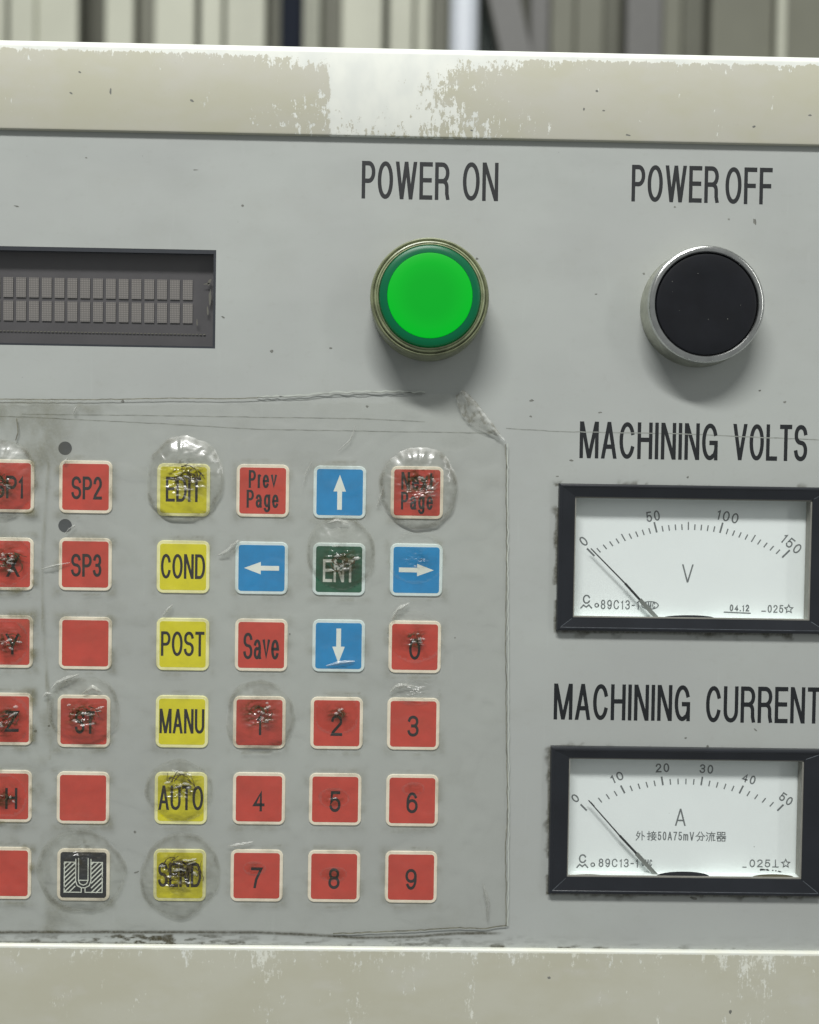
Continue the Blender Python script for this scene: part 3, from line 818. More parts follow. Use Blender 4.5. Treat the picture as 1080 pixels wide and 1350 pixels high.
    st = [(sx + (5.6 if i % 2 == 0 else 2.6)*math.sin(i*math.pi/5), sy - (5.6 if i % 2 == 0 else 2.6)*math.cos(i*math.pi/5)) for i in range(11)]
    line_px(pr, st, 1.2)
    sp_ = P(pr.obj('small_print', M['ink_dial'], None)); sp_['kind'] = 'stuff'
    if key == 'A':
        pr = Print(dp)
        CJ = {'w': [[(.28,1),(.1,.55)], [(.2,.78),(.5,.78),(.35,.35),(.05,0)], [(.18,.5),(.36,.36)], [(.72,1),(.72,0)], [(.72,.62),(1,.42)]],
              'j': [[(.18,1),(.18,.05),(.05,.12)], [(0,.75),(.36,.75)], [(0,.38),(.36,.5)], [(.68,1),(.68,.9)], [(.45,.86),(.95,.86)], [(.55,.8),(.6,.64)], [(.85,.8),(.78,.64)], [(.42,.6),(1,.6)], [(.42,.38),(1,.38)], [(.65,.55),(.52,.25),(.95,0)], [(.88,.38),(.75,.15),(.42,0)]],
              'f': [[(.4,1),(.25,.7),(0,.5)], [(.6,1),(.75,.7),(1,.5)], [(.22,.5),(.78,.5),(.72,.05),(.55,.1)], [(.45,.5),(.38,.2),(.15,0)]],
              'l': [[(.05,.95),(.18,.85)], [(0,.65),(.14,.56)], [(.02,.05),(.2,.4)], [(.62,1),(.62,.88)], [(.3,.84),(1,.84)], [(.6,.82),(.42,.6),(.9,.6)], [(.78,.7),(.92,.58)], [(.42,.48),(.4,.2),(.28,0)], [(.62,.48),(.62,0)], [(.82,.48),(.82,.05),(1,.08)]],
              'q': [[(.08,1),(.42,1),(.42,.72),(.08,.72),(.08,1)], [(.58,1),(.92,1),(.92,.72),(.58,.72),(.58,1)], [(0,.52),(1,.52)], [(.5,.66),(.36,.44),(0,.34)], [(.5,.56),(.66,.44),(1,.34)], [(.08,.3),(.42,.3),(.42,0),(.08,0),(.08,.3)], [(.58,.3),(.92,.3),(.92,0),(.58,0),(.58,.3)]]}
        for ch_, cx in (('w', 844), ('j', 859.5), ('f', 923.5), ('l', 937), ('q', 951)):
            for s_ in CJ[ch_]: line_px(pr, [(cx-5.8+p[0]*11.6, 1107.5-p[1]*11.5+(cx-844)*.012) for p in s_], 1.15)
        text_px(pr, '50A75mV', 867, 1096.5, 915.5, 1108, 1.4)
        P(pr.obj('dial_note', M['ink_dial'], None, 'small note with the shunt rating'))
    # pointer, 1.6 mm above the dial
    if key == 'V': A0, A1, A2, A3 = (779, 723), (824, 769), (843.5, 790.5), (870, 819)
    else: A0, A1, A2, A3 = (776, 1055), (817, 1101.5), (839, 1125), (871, 1160)
    nd = DD+1.5
    def bar(p, q, w0, name, mat, w1=None):
        a = Vector(U(*p, nd)); b = Vector(U(*q, nd)); d = (b-a).normalized(); n_ = Vector((-d.y, d.x))
        w1 = w1 or w0; mb = MB()
        c = [a+n_*w0/2, a-n_*w0/2, b-n_*w1/2, b+n_*w1/2]
        F = [(k.x*MM, -(nd+.12)*MM, k.y*MM) for k in c]; B = [(k.x*MM, -nd*MM, k.y*MM) for k in c]
        mb.quad(*F); mb.quad(*B[::-1])
        for k in range(4): mb.quad(F[k], B[k], B[(k+1) % 4], F[(k+1) % 4])
        return mb.obj(name, mat)
    pt = P(bar(A0, A1, .30, 'pointer', M['needle'], .38))
    for o in (bar(A1, A2, .62, 'pointer_root', M['needle']), bar(A2, A3, 1.1, 'pointer_arm', M['needle_grey'])):
        to_parent(o, t)
    # pivot cover hump at the bottom and brass tabs
    def hump(cx, hw, yb, yt, name, mat, d):
        n = 24; mb = MB()
        fr = []; bk = []
        for k in range(n+1):
            a = math.pi*k/n
            px = cx - hw*math.cos(a); py = yb - (yb-yt)*math.sin(a)**0.8
            fr.append(V3(px, py, d+.5)); bk.append(V3(px, py, d))
        mb.poly(fr[::-1])
        for k in range(n): mb.quad(fr[k], fr[k+1], bk[k+1], bk[k])
        return P(mb.obj(name, mat))
    if key == 'V': hump(907, 37, 816.6, 811, 'pivot_cover', M['black_frame'], -.2)
    else:
        hump(900, 36, 1157.5, 1149, 'pivot_cover', M['black_frame'], -.2)
        hump(774, 27, 1157, 1152.5, 'brass_tab', M['brass'], -.3); hump(1019, 28, 1157.5, 1152.5, 'brass_tab', M['brass'], -.3)
        mb = MB()
        for q in [(1005, 1146.5, 5, 1.6, 0), (1012, 1147, 3, 1.4, .3), (1019, 1147.5, 1.3, 1, 0), (1023, 1148, 1.3, 1, 0), (1028, 1149, 3, 1, .2)]: blot(mb, *q, d=DD+.05)
        P(mb.obj('ink_smudge', M['ink']))
    return t
meter('V', 'black framed voltmeter with white dial reading V below MACHINING VOLTS')
meter('A', 'black framed ammeter with white dial reading A below MACHINING CURRENT')

# ------------------------------------------------------------------ keypad
kp = thing('membrane_keypad', 'membrane keypad of red, yellow, blue and dark square keys on the grey panel', 'keypad', V3(300, 1200))
KH = 0.32
def rrect(w, h, r, n=6):
    pts = []
    for cx, cz, a in ((w/2-r, h/2-r, 0), (-w/2+r, h/2-r, 90), (-w/2+r, -h/2+r, 180), (w/2-r, -h/2+r, 270)):
        for k in range(n+1):
            t_ = math.radians(a + 90*k/n); pts.append((cx+r*math.cos(t_), cz+r*math.sin(t_)))
    return pts
def slab(name, w, h, r, d0, d1, bev, mat):
    A = rrect(w, h, r); B = rrect(w-2*bev, h-2*bev, max(.05, r-bev)); n = len(A)
    v = [(p[0]*MM, -d0*MM, p[1]*MM) for p in A] + [(p[0]*MM, -(d1-bev*.6)*MM, p[1]*MM) for p in A] + [(p[0]*MM, -d1*MM, p[1]*MM) for p in B]
    f = []
    for L in (0, n):
        for k in range(n):
            j = (k+1) % n; f.append((L+k, L+n+k, L+n+j, L+j))
    f.append(tuple(range(2*n, 3*n))[::-1])
    o = mesh_obj(name, v, f, mat); me = o.data
    return o
key_me = {}
KEYS = []
gridx = {0: -61.5+0, 1: 0, 2: 0, 3: 0, 4: 0, 5: 0}
cols = {0: (9.5, 4), 1: (113, 3), 2: (242, 4.5), 3: (346.3, 7.5), 4: (448.3, 7.5), 5: (550, 7.5)}
rows0 = {0: 640.5, 1: 642, 2: 646, 3: 647, 4: 648.6, 5: 650}
names = {
 (0,0): ('red', ['SP1']), (0,1): ('red', ['X']), (0,2): ('red', ['Y']), (0,3): ('red', ['Z']), (0,4): ('red', ['H']), (0,5): ('red', None),
 (1,0): ('red', ['SP2']), (1,1): ('red', ['SP3']), (1,2): ('red', None), (1,3): ('red', ['ST']), (1,4): ('red', None), (1,5): ('black', 'tank'),
 (2,0): ('yellow', ['EDIT']), (2,1): ('yellow', ['COND']), (2,2): ('yellow', ['POST']), (2,3): ('yellow', ['MANU']), (2,4): ('yellow', ['AUTO']), (2,5): ('yellow', ['SEND']),
 (3,0): ('red', ['Prev', 'Page']), (4,0): ('blue', 'up'), (5,0): ('red', ['Next', 'Page']),
 (3,1): ('blue', 'left'), (4,1): ('green', ['ENT']), (5,1): ('blue', 'right'),
 (3,2): ('red', ['Save']), (4,2): ('blue', 'down'), (5,2): ('red', ['0']),
 (3,3): ('red', ['1']), (4,3): ('red', ['2']), (5,3): ('red', ['3']),
 (3,4): ('red', ['4']), (4,4): ('red', ['5']), (5,4): ('red', ['6']),
 (3,5): ('red', ['7']), (4,5): ('red', ['8']), (5,5): ('red', ['9']),
}
TW = {'SP1': 40, 'SP2': 40, 'SP3': 40, 'ST': 26, 'EDIT': 46, 'COND': 58, 'POST': 57, 'MANU': 59, 'AUTO': 59, 'SEND': 57, 'Prev': 37, 'Page': 42, 'Next': 42, 'ENT': 42, 'Save': 47, 'X': 18, 'Y': 18, 'Z': 18, 'H': 16}
FC = {'red': 'red', 'yellow': 'yellow', 'blue': 'blue', 'green': 'green_key', 'black': 'black_key'}
BC = {'red': 'cream', 'yellow': 'cream_y', 'blue': 'cream_b', 'green': 'cream_b', 'black': 'cream'}
x_of = {}; 
# regular grid in panel millimetres (fitted), row pitch 20.45
zrow0 = 0.032
kx = {0: -82.01-20.4, 1: -82.01, 2: -56.35, 3: -35.76, 4: -35.76+20.36, 5: -35.76+40.71}
KPOS = {}
MEAS = {}
for c_, L_ in {1: [(113, 642), (112.5, 744), (112.5, 848), (110.5, 951), (109.5, 1052), (110, 1153.5)],
    2: [(242, 646), (241.5, 747.5), (241, 849.5), (240, 951.5), (238.5, 1052.5), (237, 1154)],
    3: [(346.5, 647), (345, 749), (344.5, 850.5), (342, 952.5), (341.5, 1053), (338.5, 1154.5)],
    4: [(448, 649), (447, 750.5), (446.5, 851.5), (444, 953.5), (442, 1054), (440.5, 1155.5)],
    5: [(550, 649.5), (549, 751.5), (547, 853), (545, 954.5), (543.5, 1055.5), (542, 1156.5)]}.items():
    for r_, p_ in enumerate(L_): MEAS[(c_, r_)] = p_
for (c, r), (colr, leg) in names.items():
    x = kx[c]; z = 0.0
    # row height follows the fitted grid; a slight hand-cut offset per column as in the photograph
    z = zrow0 - 20.45*r + 0.0 + {0: .1, 1: .1, 2: -.1, 3: 0, 4: 0, 5: 0}[c]
    if (c, r) in MEAS: x, z = U(*MEAS[(c, r)], KH)
    KPOS[(c, r)] = (x, z)
    desc = {'up': 'white up arrow', 'down': 'white down arrow', 'left': 'white left arrow', 'right': 'white right arrow', 'tank': 'white hatched tank symbol'}
    if leg is None: lt = 'blank'
    elif isinstance(leg, str): lt = 'with ' + desc[leg]
    else: lt = 'reading ' + ' '.join(leg)
    bk = BC[colr]
    if bk not in key_me:
        o = slab('key', 13.85, 13.85, 1.75, 0.0, KH, 0.12, M[bk]); key_me[bk] = o.data
    else:
        o = bpy.data.objects.new('key', key_me[bk]); COL.objects.link(o)
    o.location = (x*MM, 0, z*MM)
    to_parent(o, kp); o['label'] = '%s square key %s' % (colr, lt)
    fk = 'f'+FC[colr]
    if fk not in key_me:
        q = slab('key_face', 12.15, 12.15, 0.75, KH-.1, KH+.03, 0.02, M[FC[colr]]); key_me[fk] = q.data
    else:
        q = bpy.data.objects.new('key_face', key_me[fk]); COL.objects.link(q)
    q.parent = o
    if leg is None: continue
    pr = Print(KH+.045)
    mat = M['ink_key']
    if isinstance(leg, list):
        if len(leg) == 2:
            w1, w2 = TW[leg[0]]*PX, TW[leg[1]]*PX
            pr.text(leg[0], -w1/2, 0.7, w1, 4.7, .60, .64, gap=.22); pr.text(leg[1], -w2/2, -4.5, w2, 4.7, .60, .64, gap=.22)
        else:
            s_ = leg[0]; w = TW.get(s_, 15 if s_ != '1' else 8)*PX
            h = 6.0 if len(s_) > 1 else 5.6
            if c == 2: h = 6.5; 
            if s_ == 'Save': h = 7.0
            dz = {2: .15}.get(c, -.25) - (0.3 if len(s_) == 1 else 0)
            dx = 1.6 if (c == 0 and len(s_) == 1) else (.3 if c < 2 else 0)
            if s_ == 'ENT': mat = M['white_print']; dz = -.4
            pr.text(s_, -w/2+dx, -h/2+dz, w, h, .66 if s_ != 'ENT' else .6, .80, gap=.12)
    elif leg == 'tank':
        mat = M['white_print']; e = .24
        L = lambda pts: pr.stroke(pts, e/2, e/2)
        L([(-2.2, 3.4), (-2.2, 3.4), (-5, 3.4), (-5, -4.6), (-.5, -4.6), (-.5, -3.4)]); 
        L([(2.2, 3.4), (5, 3.4), (5, -4.6), (.5, -4.6), (.5, -3.4)])
        L([(-2.0, 4.2), (-2.0, -1.6), (-1.6, -2.8), (-.5, -3.4), (.5, -3.4), (1.6, -2.8), (2.0, -1.6), (2.0, 4.2)])
        L([(-1.25, 4.4), (-1.25, -1.4), (-.9, -2.3), (0, -2.7), (.9, -2.3), (1.25, -1.4), (1.25, 4.4)])
        L([(-1.25, -1.4), (1.25, -1.4)])
        for sgn, xa, xb in ((1, -5, -2.2), (1, 2.2, 5)):
            for k in range(-4, 8):
                c0 = -4.6 + k*1.25
                a = [(xa, c0), (xb, c0+(xb-xa)*1.0)]
                (p0, p1) = a
                if p1[1] < -4.4 or p0[1] > 3.3: continue
                if p0[1] < -4.6: p0 = (xa+(-4.6-p0[1]), -4.6)
                if p1[1] > 3.4: p1 = (xb-(p1[1]-3.4), 3.4)
                if p1[0]-p0[0] > .4: pr.stroke([p0, p1], .16, .16)
    else:
        mat = M['white_print']
        a = [(0, 4.6), (1.65, .2), (.62, .2), (.62, -4.6), (-.62, -4.6), (-.62, .2), (-1.65, .2)]
        rot = {'up': 0, 'left': 90, 'down': 180, 'right': -90}[leg]
        ca, sa = math.cos(math.radians(rot)), math.sin(math.radians(rot))
        pts = [(p[0]*ca-p[1]*sa, p[0]*sa+p[1]*ca) for p in a]
        i = len(pr.v); pr.v += [pr.pt(p) for p in pts]
        pr.f += [(i, i+6, i+1), (i+5, i+4, i+3, i+2)]
        pr.v += [pr.pt(pts[6]), pr.pt(pts[1])]
    lo = pr.obj('legend', mat, o)
mb = None
for (px, py) in ((86, 591), (86, 693)):
    x, z = U(px, py)
    v = [(math.cos(a*math.pi/16)*1.78*MM, 0, math.sin(a*math.pi/16)*1.78*MM) for a in range(32)]
    o = mesh_obj('indicator_window', v, [tuple(range(32))[::-1]], M['hole'], loc=(x*MM, -0.02*MM, z*MM))
    to_parent(o, kp)

# ------------------------------------------------------------------ protective film with blisters
fl = thing('protective_film', 'clear plastic film taped over the keypad, blistered and creased with grime', 'plastic film', V3(330, 1225, 0.5))
KC = []
for (c, r), (x, z) in KPOS.items(): KC.append((x, z))
# pixel centres of the keys for the film's grime and painted contact shading
def key_px(x, z):
    v = RC.transposed() @ Vector((x, DIST, z)); return PW/2 + FPX*v.x/v.y, PH/2 - FPX*v.z/v.y
KPX = {k: key_px(*p) for k, p in KPOS.items()}
def right_edge(Y): return 667.5 + 0*Y + 1.6*(fbm(Y/30, Y*0, 6)-.5)
def top_edge(X): return 527 - 2*sstep(200, 420, X) - 5*sstep(420, 620, X) + 4*(fbm(X/14, X*0, 8)-.5)
def bot_edge(X): return 1229 + 4*sstep(330, 460, X) - 10*sstep(470, 640, X) + 3*(fbm(X/40, X*0, 9)-.5)
#        cx   cy   rx  ry  h   crumple dark seed ccx ccy cr
B = [(243, 630, 51, 54, 2.9, 1.3, 1.0, 1, 246, 628, 25), (551, 643, 50, 54, 2.6, 1.2, 1.0, 2, 553, 638, 23),
     (3, 632, 46, 52, 2.4, 1.2, 1.0, 3, 2, 640, 20), (12, 738, 32, 34, .9, 1.1, 1.0, 4, 12, 738, 20),
     (10, 846, 30, 30, .8, 1.0, .9, 5, 12, 846, 18), (8, 950, 33, 34, 1.0, 1.2, .9, 6, 8, 950, 22),
     (8, 1048, 30, 28, .6, .7, .9, 7, 6, 1050, 14), (114, 938, 47, 47, 1.9, 1.2, 1.0, 8, 112, 944, 23),
     (344, 945, 47, 47, 1.8, 1.0, .9, 9, 343, 938, 22), (444, 940, 30, 28, .8, .7, .8, 10, 446, 941, 13),
     (547, 838, 38, 34, .9, .9, .8, 11, 548, 843, 15), (548, 912, 34, 16, .8, .8, .2, 12),
     (450, 730, 46, 48, 1.7, 1.1, .9, 13, 450, 740, 23), (549, 735, 38, 34, .7, .8, .2, 14, 552, 738, 16),
     (238, 1042, 44, 40, 1.6, 1.1, .8, 15, 240, 1034, 24), (237, 1153, 54, 55, 1.9, 1.2, 1.0, 16, 238, 1148, 28),
     (110, 1146, 56, 54, 1.7, .9, .5, 17, 110, 1122, 22), (441, 1051, 20, 14, .35, .5, .5, 18), (545, 1039, 15, 9, .35, .4, .3, 19),
     (336, 1143, 15, 9, .35, .4, .3, 20), (440, 1151, 18, 10, .35, .45, .4, 21)]
def film_mask(X, Y):
    m = (X < right_edge(Y)) & (Y > top_edge(X)) & (Y < bot_edge(X))
    for b in B:
        if b[2] > 12: m &= ((X-b[0])/(b[2]-4))**2 + ((Y-b[1])/(b[3]-4))**2 > 1
    return m & ~((X > 604) & (Y < 583) & ((X-608)*1.12 > (Y-513)*.88))
def film_z(X, Y):
    z = 0.55 + 0.10*fbm(X/40, Y/40, 11) + .05*fbm(X/12, Y/12, 14)
    # tent fold near the lower right corner and one at the upper left
    z = z + 0.55*np.exp(-((X-(632+(Y-1180)*0.16))/7)**2)*sstep(1120, 1170, Y)*(1)
    z = z + .22*sstep(.62, .80, ridge(X/55+Y/90, Y/48-X/120, 61, 2)) + .10*ridge(X/9+Y/30, Y/26, 62, 2)*sstep(.5, .7, fbm(X/50, Y/50, 63))
    z = z + 0.25*np.exp(-((X-612)/9)**2)*sstep(1110, 1160, Y)
    return z
def film_d(X, Y):
    d = 0*X
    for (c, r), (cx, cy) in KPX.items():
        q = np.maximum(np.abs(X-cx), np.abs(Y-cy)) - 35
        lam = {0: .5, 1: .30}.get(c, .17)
        d = np.maximum(d, np.exp(-(np.clip(q, 0, 99)/6)**2)*(q > -3)*lam*(0.1+1.2*sstep(.4, .7, fbm(X/22+c, Y/13+r, 5))))  # grime plus contact shading painted around the key edges
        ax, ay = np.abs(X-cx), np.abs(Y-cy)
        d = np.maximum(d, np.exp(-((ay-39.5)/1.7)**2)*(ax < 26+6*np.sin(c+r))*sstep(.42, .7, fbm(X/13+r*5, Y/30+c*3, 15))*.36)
    # yellowish stain on the left
    st = sstep(.42, .70, fbm(X/45, Y/60, 44))*np.exp(-((X-25)/65)**2)*.42
    st2 = sstep(.45, .7, fbm(X/30, Y/12, 41))*np.exp(-((Y-535)/14)**2)*np.exp(-((X-60)/80)**2)*.5
    ln = np.exp(-((X-(62+5*np.sin(Y/70)))/1.8)**2)*(Y > 560)*(Y < 1000)*.45*fbm(Y/30, X*0, 7)*1.5
    lo = sstep(.6, .8, fbm(X/40, Y/20, 77))*.05
    return np.maximum.reduce([d, st, st2, ln, lo])
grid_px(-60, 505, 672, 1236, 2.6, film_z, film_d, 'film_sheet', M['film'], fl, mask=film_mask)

# frayed film outline
def edge_line(pts, w, mat, name, depth=.6, wob=.8, label=None):
    pr = Print(depth); out = []
    for (a, b), (c, d) in zip(pts, pts[1:]):
        n = max(2, int(math.hypot(c-a, d-b)/6))
        for i in range(n): out.append((a+(c-a)*i/n + rnd.uniform(-wob, wob)*.5, b+(d-b)*i/n + rnd.uniform(-wob, wob)*.5))
    out.append(pts[-1]); line_px(pr, out, w)
    o = mesh_obj(name, pr.v, pr.f, mat, label=label); to_parent(o, fl); return o
edge_line([(667, 586), (668, 700), (667, 860), (668.5, 1020), (669, 1070), (667, 1110), (667, 1220)], 1.1, M['seam_dark'], 'film_edge', wob=1.4)
edge_line([(669.5, 586), (670, 860), (671, 1070), (669.5, 1220)], 1.4, M['seam_lite'], 'film_edge', wob=1.4)
edge_line([(667, 1220), (640, 1224), (600, 1223), (560, 1226), (440, 1231)], 1.8, M['seam_dark'], 'film_edge', wob=1.0)
edge_line([(-40, 526), (110, 527), (230, 525), (290, 526), (340, 524.5)], 1.3, M['seam_dark'], 'film_edge', wob=.8)
edge_line([(340, 524.5), (400, 523), (440, 519), (520, 517), (560, 519)], 1.2, M['seam'], 'film_edge', wob=2.2)
edge_line([(340, 522.8), (400, 521), (440, 517), (520, 515.5), (560, 517)], 1.5, M['seam_lite'], 'film_edge', wob=2.2)
edge_line([(22, 552), (24, 570), (21, 580)], 1.5, M['seam_dark'], 'film_edge', wob=.6)

def blister(cx, cy, rx, ry, h, crumple, dark, seed, ccx=None, ccy=None, cr=20, ring=.32):
    small = rx < 43
    """raised bubble in the film; (ccx, ccy) is the pressed and crumpled centre"""
    ccx = cx if ccx is None else ccx; ccy = cy if ccy is None else ccy
    nr = max(14, int(max(rx, ry)/1.15)); ns = max(48, int(max(rx, ry)*2.4))
    A = np.array(RC)
    rr = np.linspace(0.0, 1, nr+1)[1:]; th = np.linspace(0, 2*np.pi, ns, endpoint=False)
    Rr, Th = np.meshgrid(rr, th, indexing='ij')
    lob = 1 + .30*(fbm(np.cos(Th)*1.3+seed*3, np.sin(Th)*1.3+seed, seed+40)-.5)
    X = np.append(cx, (cx+rx*Rr*lob*np.cos(Th)).ravel()); Y = np.append(cy, (cy+ry*Rr*lob*np.sin(Th)).ravel())
    Q = np.append(0, Rr.ravel())
    dome = h*(1-Q**3.2)**1.1
    if not small and h < 2.5: dome = h*(1-Q**2.3)**1.55; ring *= .8
    if small: dome = h*(1-Q**2)**2; ring = .0
    dc = np.hypot(X-ccx, (Y-ccy)*1.15)/cr
    cm = np.exp(-dc**2)
    z = dome*(1-.72*cm) + 0.62 + .06*Q
    A0 = np.append(0, Th.ravel())
    z = z + (.10 if small else .20)*h*(vnoise(A0*9+seed, Q*1.5, seed+70)-.5)*sstep(.45, .8, Q)*(1-Q**6)
    wr = ridge(X/15+seed, Y/7+seed*3, seed) - .5
    wr2 = ridge(X/6+seed*2, Y/3.5, seed+5) - .5
    z = z + crumple*(cm+.10*(1-Q))*(wr*1.1+wr2*.55)*(1-Q**4)
    z = z + .16*h*(fbm(X/16, Y/9, seed+9)-.5)*(1-Q**4)
    cm2 = np.exp(-dc**4*.8)
    d = dark*cm2*np.maximum(sstep(.66, .80, ridge(X/17+seed, Y/7+X/40, seed+3, 3)), sstep(.55, .75, fbm(X/9, Y/5, seed+13))*.75)
    d = np.maximum(d, dark*.42*np.exp(-dc**2*.35)*sstep(.38, .62, fbm(X/11, Y/8, seed+90)))
    z = z + crumple*.35*cm2*(ridge(X/17+seed, Y/7+X/40, seed+3, 3)-.5)*(1-Q**4)
    d = np.maximum(d, ring*np.exp(-((Q-.93)/.06)**2)*sstep(.35, .65, fbm(X/15, Y/15, seed+2))*1.2)
    d = np.maximum(d, ring*.5*sstep(.5, .7, fbm(X/13, Y/13, seed+22))*sstep(.3, .8, Q))
    dx = (X-PW/2)/FPX; dz = -(Y-PH/2)/FPX
    vx = A[0,0]*dx + A[0,1] + A[0,2]*dz; vy = A[1,0]*dx + A[1,1] + A[1,2]*dz; vz = A[2,0]*dx + A[2,1] + A[2,2]*dz
    t_ = DIST/vy
    v = np.stack([vx*t_*MM, -z*MM, vz*t_*MM], -1)
    f = []
    for j in range(ns): f.append((0, 1+(j+1) % ns, 1+j))
    for i in range(nr-1):
        for j in range(ns):
            k = (j+1) % ns
            f.append((1+i*ns+j, 1+i*ns+k, 1+(i+1)*ns+k, 1+(i+1)*ns+j))
    o = mesh_obj('blister', v.tolist(), f, M['pucker' if small else 'blister'], smooth=True, attr=np.clip(d, 0, 1))
    to_parent(o, fl)
    return o
for b in B: blister(*b[:8], **(dict(ccx=b[8], ccy=b[9], cr=b[10]) if len(b) > 8 else dict(cr=max(b[2], b[3])*.6, ring=.05)))

def squiggles(cx, cy, cr, zc, n_dark, n_lite, seed, dark):
    q = random.Random(seed*7+3)
    pr = Print(zc + .12)
    for _ in range(n_dark):
        R_ = cr*q.uniform(.25, 1.0); t0 = q.choice([-1, 1])*q.uniform(.1, 2.2) - 1.57
        x, y = cx + R_*math.cos(t0), cy + R_*.62*math.sin(t0); a = t0 + 1.57 + q.gauss(0, .25); L = q.uniform(.4, 1.2)*cr; k = L/7/R_*.9
        if abs(a) > 1.57: a += math.pi; k = -k
        pts = []
        for i in range(7):
            pts.append((x, y)); a += k + q.gauss(0, .22); x += math.cos(a)*L/7; y += math.sin(a)*L/7
        pm = len(pts)//2+1; wl = q.uniform(.9, 1.7); line_px(pr, pts[:pm], wl, False); line_px(pr, pts[pm-1:], wl*.6, False)
    o = mesh_obj('crease_line', pr.v, pr.f, dark, kind='stuff'); to_parent(o, fl)
    acc = ([], [], [])
    for _ in range(n_lite):
        x, y = cx + q.gauss(0, cr*.5), cy + q.gauss(-2, cr*.36); a = q.gauss(0, .3); L = q.uniform(.25, .8)*cr; k = q.uniform(-.1, .1)
        pts = []
        for i in range(4):
            pts.append((x, y)); a += k; x += math.cos(a)*L/4; y += math.sin(a)*L/4
        crease(pts, q.uniform(1.2, 2.6), q.uniform(.3, .6), acc=acc, z0=zc)
    o = mesh_obj('crumple_fold', acc[0], acc[1], M['crease'], smooth=True, attr=acc[2], kind='stuff'); to_parent(o, fl)
M['scribble'] = simple('grime_in_creases', lin(74, 66, 46), 0.5, vary=0.4, nscale=6)
def crease(pts, w, h, name='film_crease', mat=None, acc=None, z0=.72):
    """a small tented fold in the film along a line of pixels"""
    P_ = []
    for (a, b), (c, d) in zip(pts, pts[1:]):
        n = 6
        for i in range(n): P_.append((a+(c-a)*i/n, b+(d-b)*i/n))
    P_.append(pts[-1]); n = len(P_)
    v, f, at = acc if acc else ([], [], [])
    base_i = len(v)
    prof = [(-1, 0), (-.6, .25), (-.2, .85), (0, 1), (.2, .85), (.6, .25), (1, 0)]; m = len(prof)
    for i, (x, y) in enumerate(P_):
        a = P_[max(0, i-1)]; b = P_[min(n-1, i+1)]
        dx, dy = b[0]-a[0], b[1]-a[1]; L = math.hypot(dx, dy) or 1; nx, ny = -dy/L, dx/L
        t_ = i/(n-1); k = math.sin(math.pi*min(1, max(0.04, t_*0.96+.02)))**.6
        jw = rnd.uniform(.7, 1.3); jh = rnd.uniform(.6, 1.3)
        for (o_, q) in prof:
            v.append(V3(x+nx*o_*w*k*jw, y+ny*o_*w*k*jw, z0)); v[-1] = (v[-1][0], -(z0+q*h*k*jh)*MM, v[-1][2]); at.append(rnd.uniform(0, .25))
    for i in range(n-1):
        for k in range(m-1): f.append(tuple(base_i+e for e in (i*m+k, i*m+k+1, (i+1)*m+k+1, (i+1)*m+k)))
    if acc: return
    o = mesh_obj(name, v, f, mat or M['crease'], smooth=True, attr=at); to_parent(o, fl); return o
for pts, w, h in [([(288, 732), (300, 727), (312, 716), (316, 712)], 3.2, .8), ([(215, 812), (222, 803), (228, 797)], 2.6, .7),
                  ([(56, 750), (75, 745), (92, 742)], 1.8, .5), ([(84, 612), (90, 603)], 2.4, .6), ([(97, 545), (101, 536)], 1.6, .5),
                  ([(86, 704), (92, 698), (100, 692)], 2.2, .5),
                  ([(516, 818), (524, 804), (540, 795)], 2.8, .7), ([(514, 913), (522, 905), (532, 903), (548, 905)], 2.6, .7),
                  ([(57, 919), (62, 914), (68, 915)], 2.6, .6), ([(68, 908), (76, 900), (90, 894), (104, 889)], 3.2, .9), ([(108, 915), (122, 906), (134, 912)], 3, .8),
                  ([(300, 1116), (318, 1113), (334, 1110)], 1.8, .5), ([(226, 1022), (222, 1030)], 1.6, .5),
                  ([(430, 878), (448, 874), (468, 872)], 3.0, .5), ([(432, 690), (445, 686), (460, 690)], 3, .5), ([(400, 640), (404, 622), (412, 608)], 1.0, .2),
                  ([(637, 1165), (643, 1190), (643, 1215)], 2.6, .7), ([(497, 668), (502, 655), (506, 640)], 2.4, .5), ([(470, 560), (462, 580), (444, 596)], 1.0, .2)]:
    crease(pts, w, h)
for b in B:
    if len(b) > 8 and b[6] >= .8 and b[2] > 25:
        squiggles(b[8], b[9], b[10]*.92, .95+b[4]*.33+b[5]*.2, int((9 if b[7] != 16 else 22)*b[6]*b[10]/20), int(7*b[5]), b[7], M['scribble'])
# torn and folded upper right corner
def corner():
    nx, ny = 34, 26; v, f, at = [], [], []
    for j in range(ny):
        for i in range(nx):
            u, w = i/(nx-1), j/(ny-1)
            # along the torn diagonal from (610,515) to (666,584); w goes inwards (down-left)
            x = 610 + 57*u; y = 514 + 70*u**1.25
            ww = w*(26*math.sin(math.pi*min(1, u*.86+.12))**.9+2)
            x2 = x - ww*.72; y2 = y + ww*.62 - w*u*u*10
            y2 = min(y2, 585)
            z = .7 + 1.5*math.sin(math.pi*min(1, w*1.2))*.5*(1-w) + .9*float(ridge(x2/12, y2/9+u*3, 91)-.4)*(1-w)
            v.append(V3(x2, y2, .7)); v[-1] = (v[-1][0], -max(.66, z)*MM, v[-1][2])
            at.append(float(sstep(.55, .8, ridge(x2/10, y2/12, 93)))*.55 + (.5 if j == 0 else 0))
    for j in range(ny-1):
        for i in range(nx-1): f.append((j*nx+i, j*nx+i+1, (j+1)*nx+i+1, (j+1)*nx+i))
    o = mesh_obj('torn_corner', v, f, M['crease'], smooth=True, attr=at, label='torn and folded corner of the film'); to_parent(o, fl)
corner()

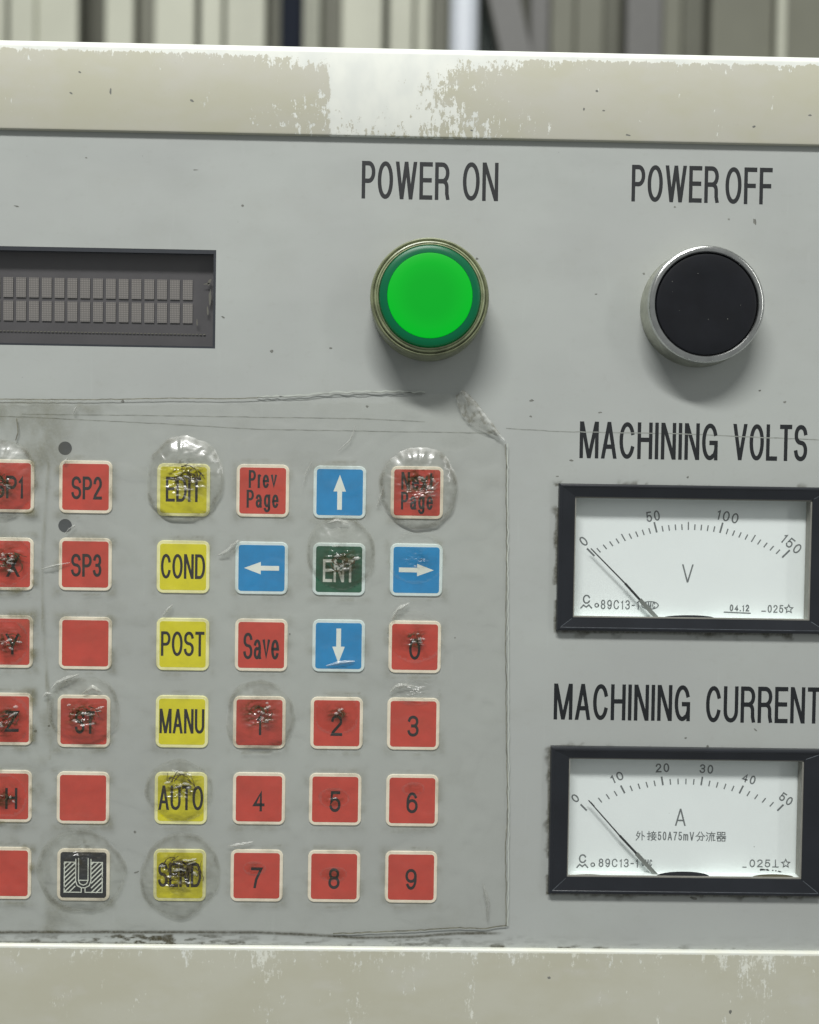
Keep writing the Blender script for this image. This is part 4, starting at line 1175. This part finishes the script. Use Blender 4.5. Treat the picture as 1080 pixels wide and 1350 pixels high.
# ------------------------------------------------------------------ background, well out of focus
BY = 900.0
def bx(px, y=BY): return U(px, 30, -y)[0]
z0b, z1b = -700.0, 1300.0
M['wall_lite'] = simple('cream_sheet', lin(186, 188, 172), 0.6, vary=0.04, nscale=400)
M['wall_mid'] = simple('grey_olive_sheet', lin(112, 113, 100), 0.6, vary=0.06, nscale=400)
M['wall_dark'] = simple('dark_olive_wall', lin(96, 97, 86), 0.7, vary=0.06, nscale=400)
M['navy'] = simple('navy_paint', lin(20, 26, 38), 0.8, 0, 0.2)
M['pipe_white'] = simple('bluish_white_paint', lin(200, 206, 214), 0.45, vary=.03)
M['grey_strut'] = simple('grey_paint', lin(104, 104, 102), 0.6)
M['green_dark'] = simple('dark_green_paint', lin(46, 58, 54), 0.6)
mb = MB(); mb.box(-1.6, 1.6, (BY+60)*MM, (BY+90)*MM, z0b*MM, z1b*MM)
mb.obj('background_wall', M['wall_dark'], kind='structure')
wl = thing('panelled_sheeting', 'blurred cream and olive upright sheets lining the wall behind the cabinet', 'wall panelling', (0, BY*MM, z0b*MM))
def sheet(p0, p1, mat, dy=0, thick=12, fold=0):
    a, b = bx(p0), bx(p1)
    mb = MB(); mb.box(a*MM, b*MM, (BY+dy)*MM, (BY+dy+thick)*MM, z0b*MM, z1b*MM)
    o = bevel(mb.obj('wall_sheet', mat), 0.003, 2); to_parent(o, wl); return o
L_, Mi, Dk = M['wall_lite'], M['wall_mid'], M['wall_dark']
for a in [(-420, -160, L_, 0), (-150, -8, L_, 8), (-6, 6, L_, 0), (11, 45, L_, 0), (45, 100, L_, 6), (138, 176, L_, 0), (176, 203, Mi, 20), (203, 257, L_, 0), (264, 293, L_, 0), (297, 350, L_, 0), (350, 370, Dk, 20),
          (397, 422, L_, 0), (422, 450, Mi, 20), (450, 505, L_, 0), (513, 545, L_, 0), (548, 568, L_, 6), (568, 594, Mi, 20), (700, 726, M['grey_strut'], 6), (728, 760, Mi, 10), (762, 800, Mi, 14), (802, 826, Dk, 26),
          (828, 876, M['grey_strut'], 6), (880, 906, Mi, 20), (908, 938, Dk, 24), (941, 1024, Mi, 8), (1026, 1038, L_, 0), (1040, 1180, Mi, 8), (1186, 1300, Mi, 8), (1306, 1500, Mi, 8)]:
    sheet(*a)
mb = MB(); a, b = bx(370, 800), bx(397, 800); mb.box(a*MM, b*MM, .80, .825, z0b*MM, z1b*MM)
o = bevel(mb.obj('upright_post', M['navy']), .003); o['label'] = 'blurred narrow navy blue post standing behind the top rail'; o['category'] = 'post'
c = U(612, 30, -780); r = (U(632, 30, -780)[0]-U(594, 30, -780)[0])/2
v, f = [], []
for k in range(24):
    a = 2*math.pi*k/24
    for zz in (z0b, z1b): v.append(((c[0]+r*math.cos(a))*MM, (780+r*math.sin(a))*MM, zz*MM))
for k in range(24):
    j = (k+1) % 24; f.append((2*k, 2*j, 2*j+1, 2*k+1))
o = mesh_obj('pipe', v, f, M['pipe_white'], smooth=True); o['label'] = 'blurred bluish white upright pipe behind the top rail'; o['category'] = 'pipe'
mb = MB(); a, b = bx(634, 860), bx(660, 860); mb.box(a*MM, b*MM, .86, .88, z0b*MM, z1b*MM)
o = mb.obj('column', M['green_dark']); o['label'] = 'blurred dark green column just right of the white pipe'; o['category'] = 'column'
p = [U(640, -20, -820), U(680, -20, -820), U(712, 90, -820), U(664, 90, -820)]
q0, q1 = Vector(p[0]), Vector(p[3]); w0 = Vector(p[1])-q0
dirv = (q1-q0)
A_ = [q0-dirv*4, q0-dirv*4+w0, q1+w0+dirv*3, q1+dirv*3]
mb = MB(); F_ = [(k.x*MM, .815, k.y*MM) for k in A_]; Bk = [(k.x*MM, .835, k.y*MM) for k in A_]
mb.quad(*F_); mb.quad(*Bk[::-1])
for k in range(4): mb.quad(F_[k], Bk[k], Bk[(k+1) % 4], F_[(k+1) % 4])
o = bevel(mb.obj('brace', M['grey_strut']), .002); o['label'] = 'blurred grey slanting brace leaning right of the white pipe'; o['category'] = 'brace'
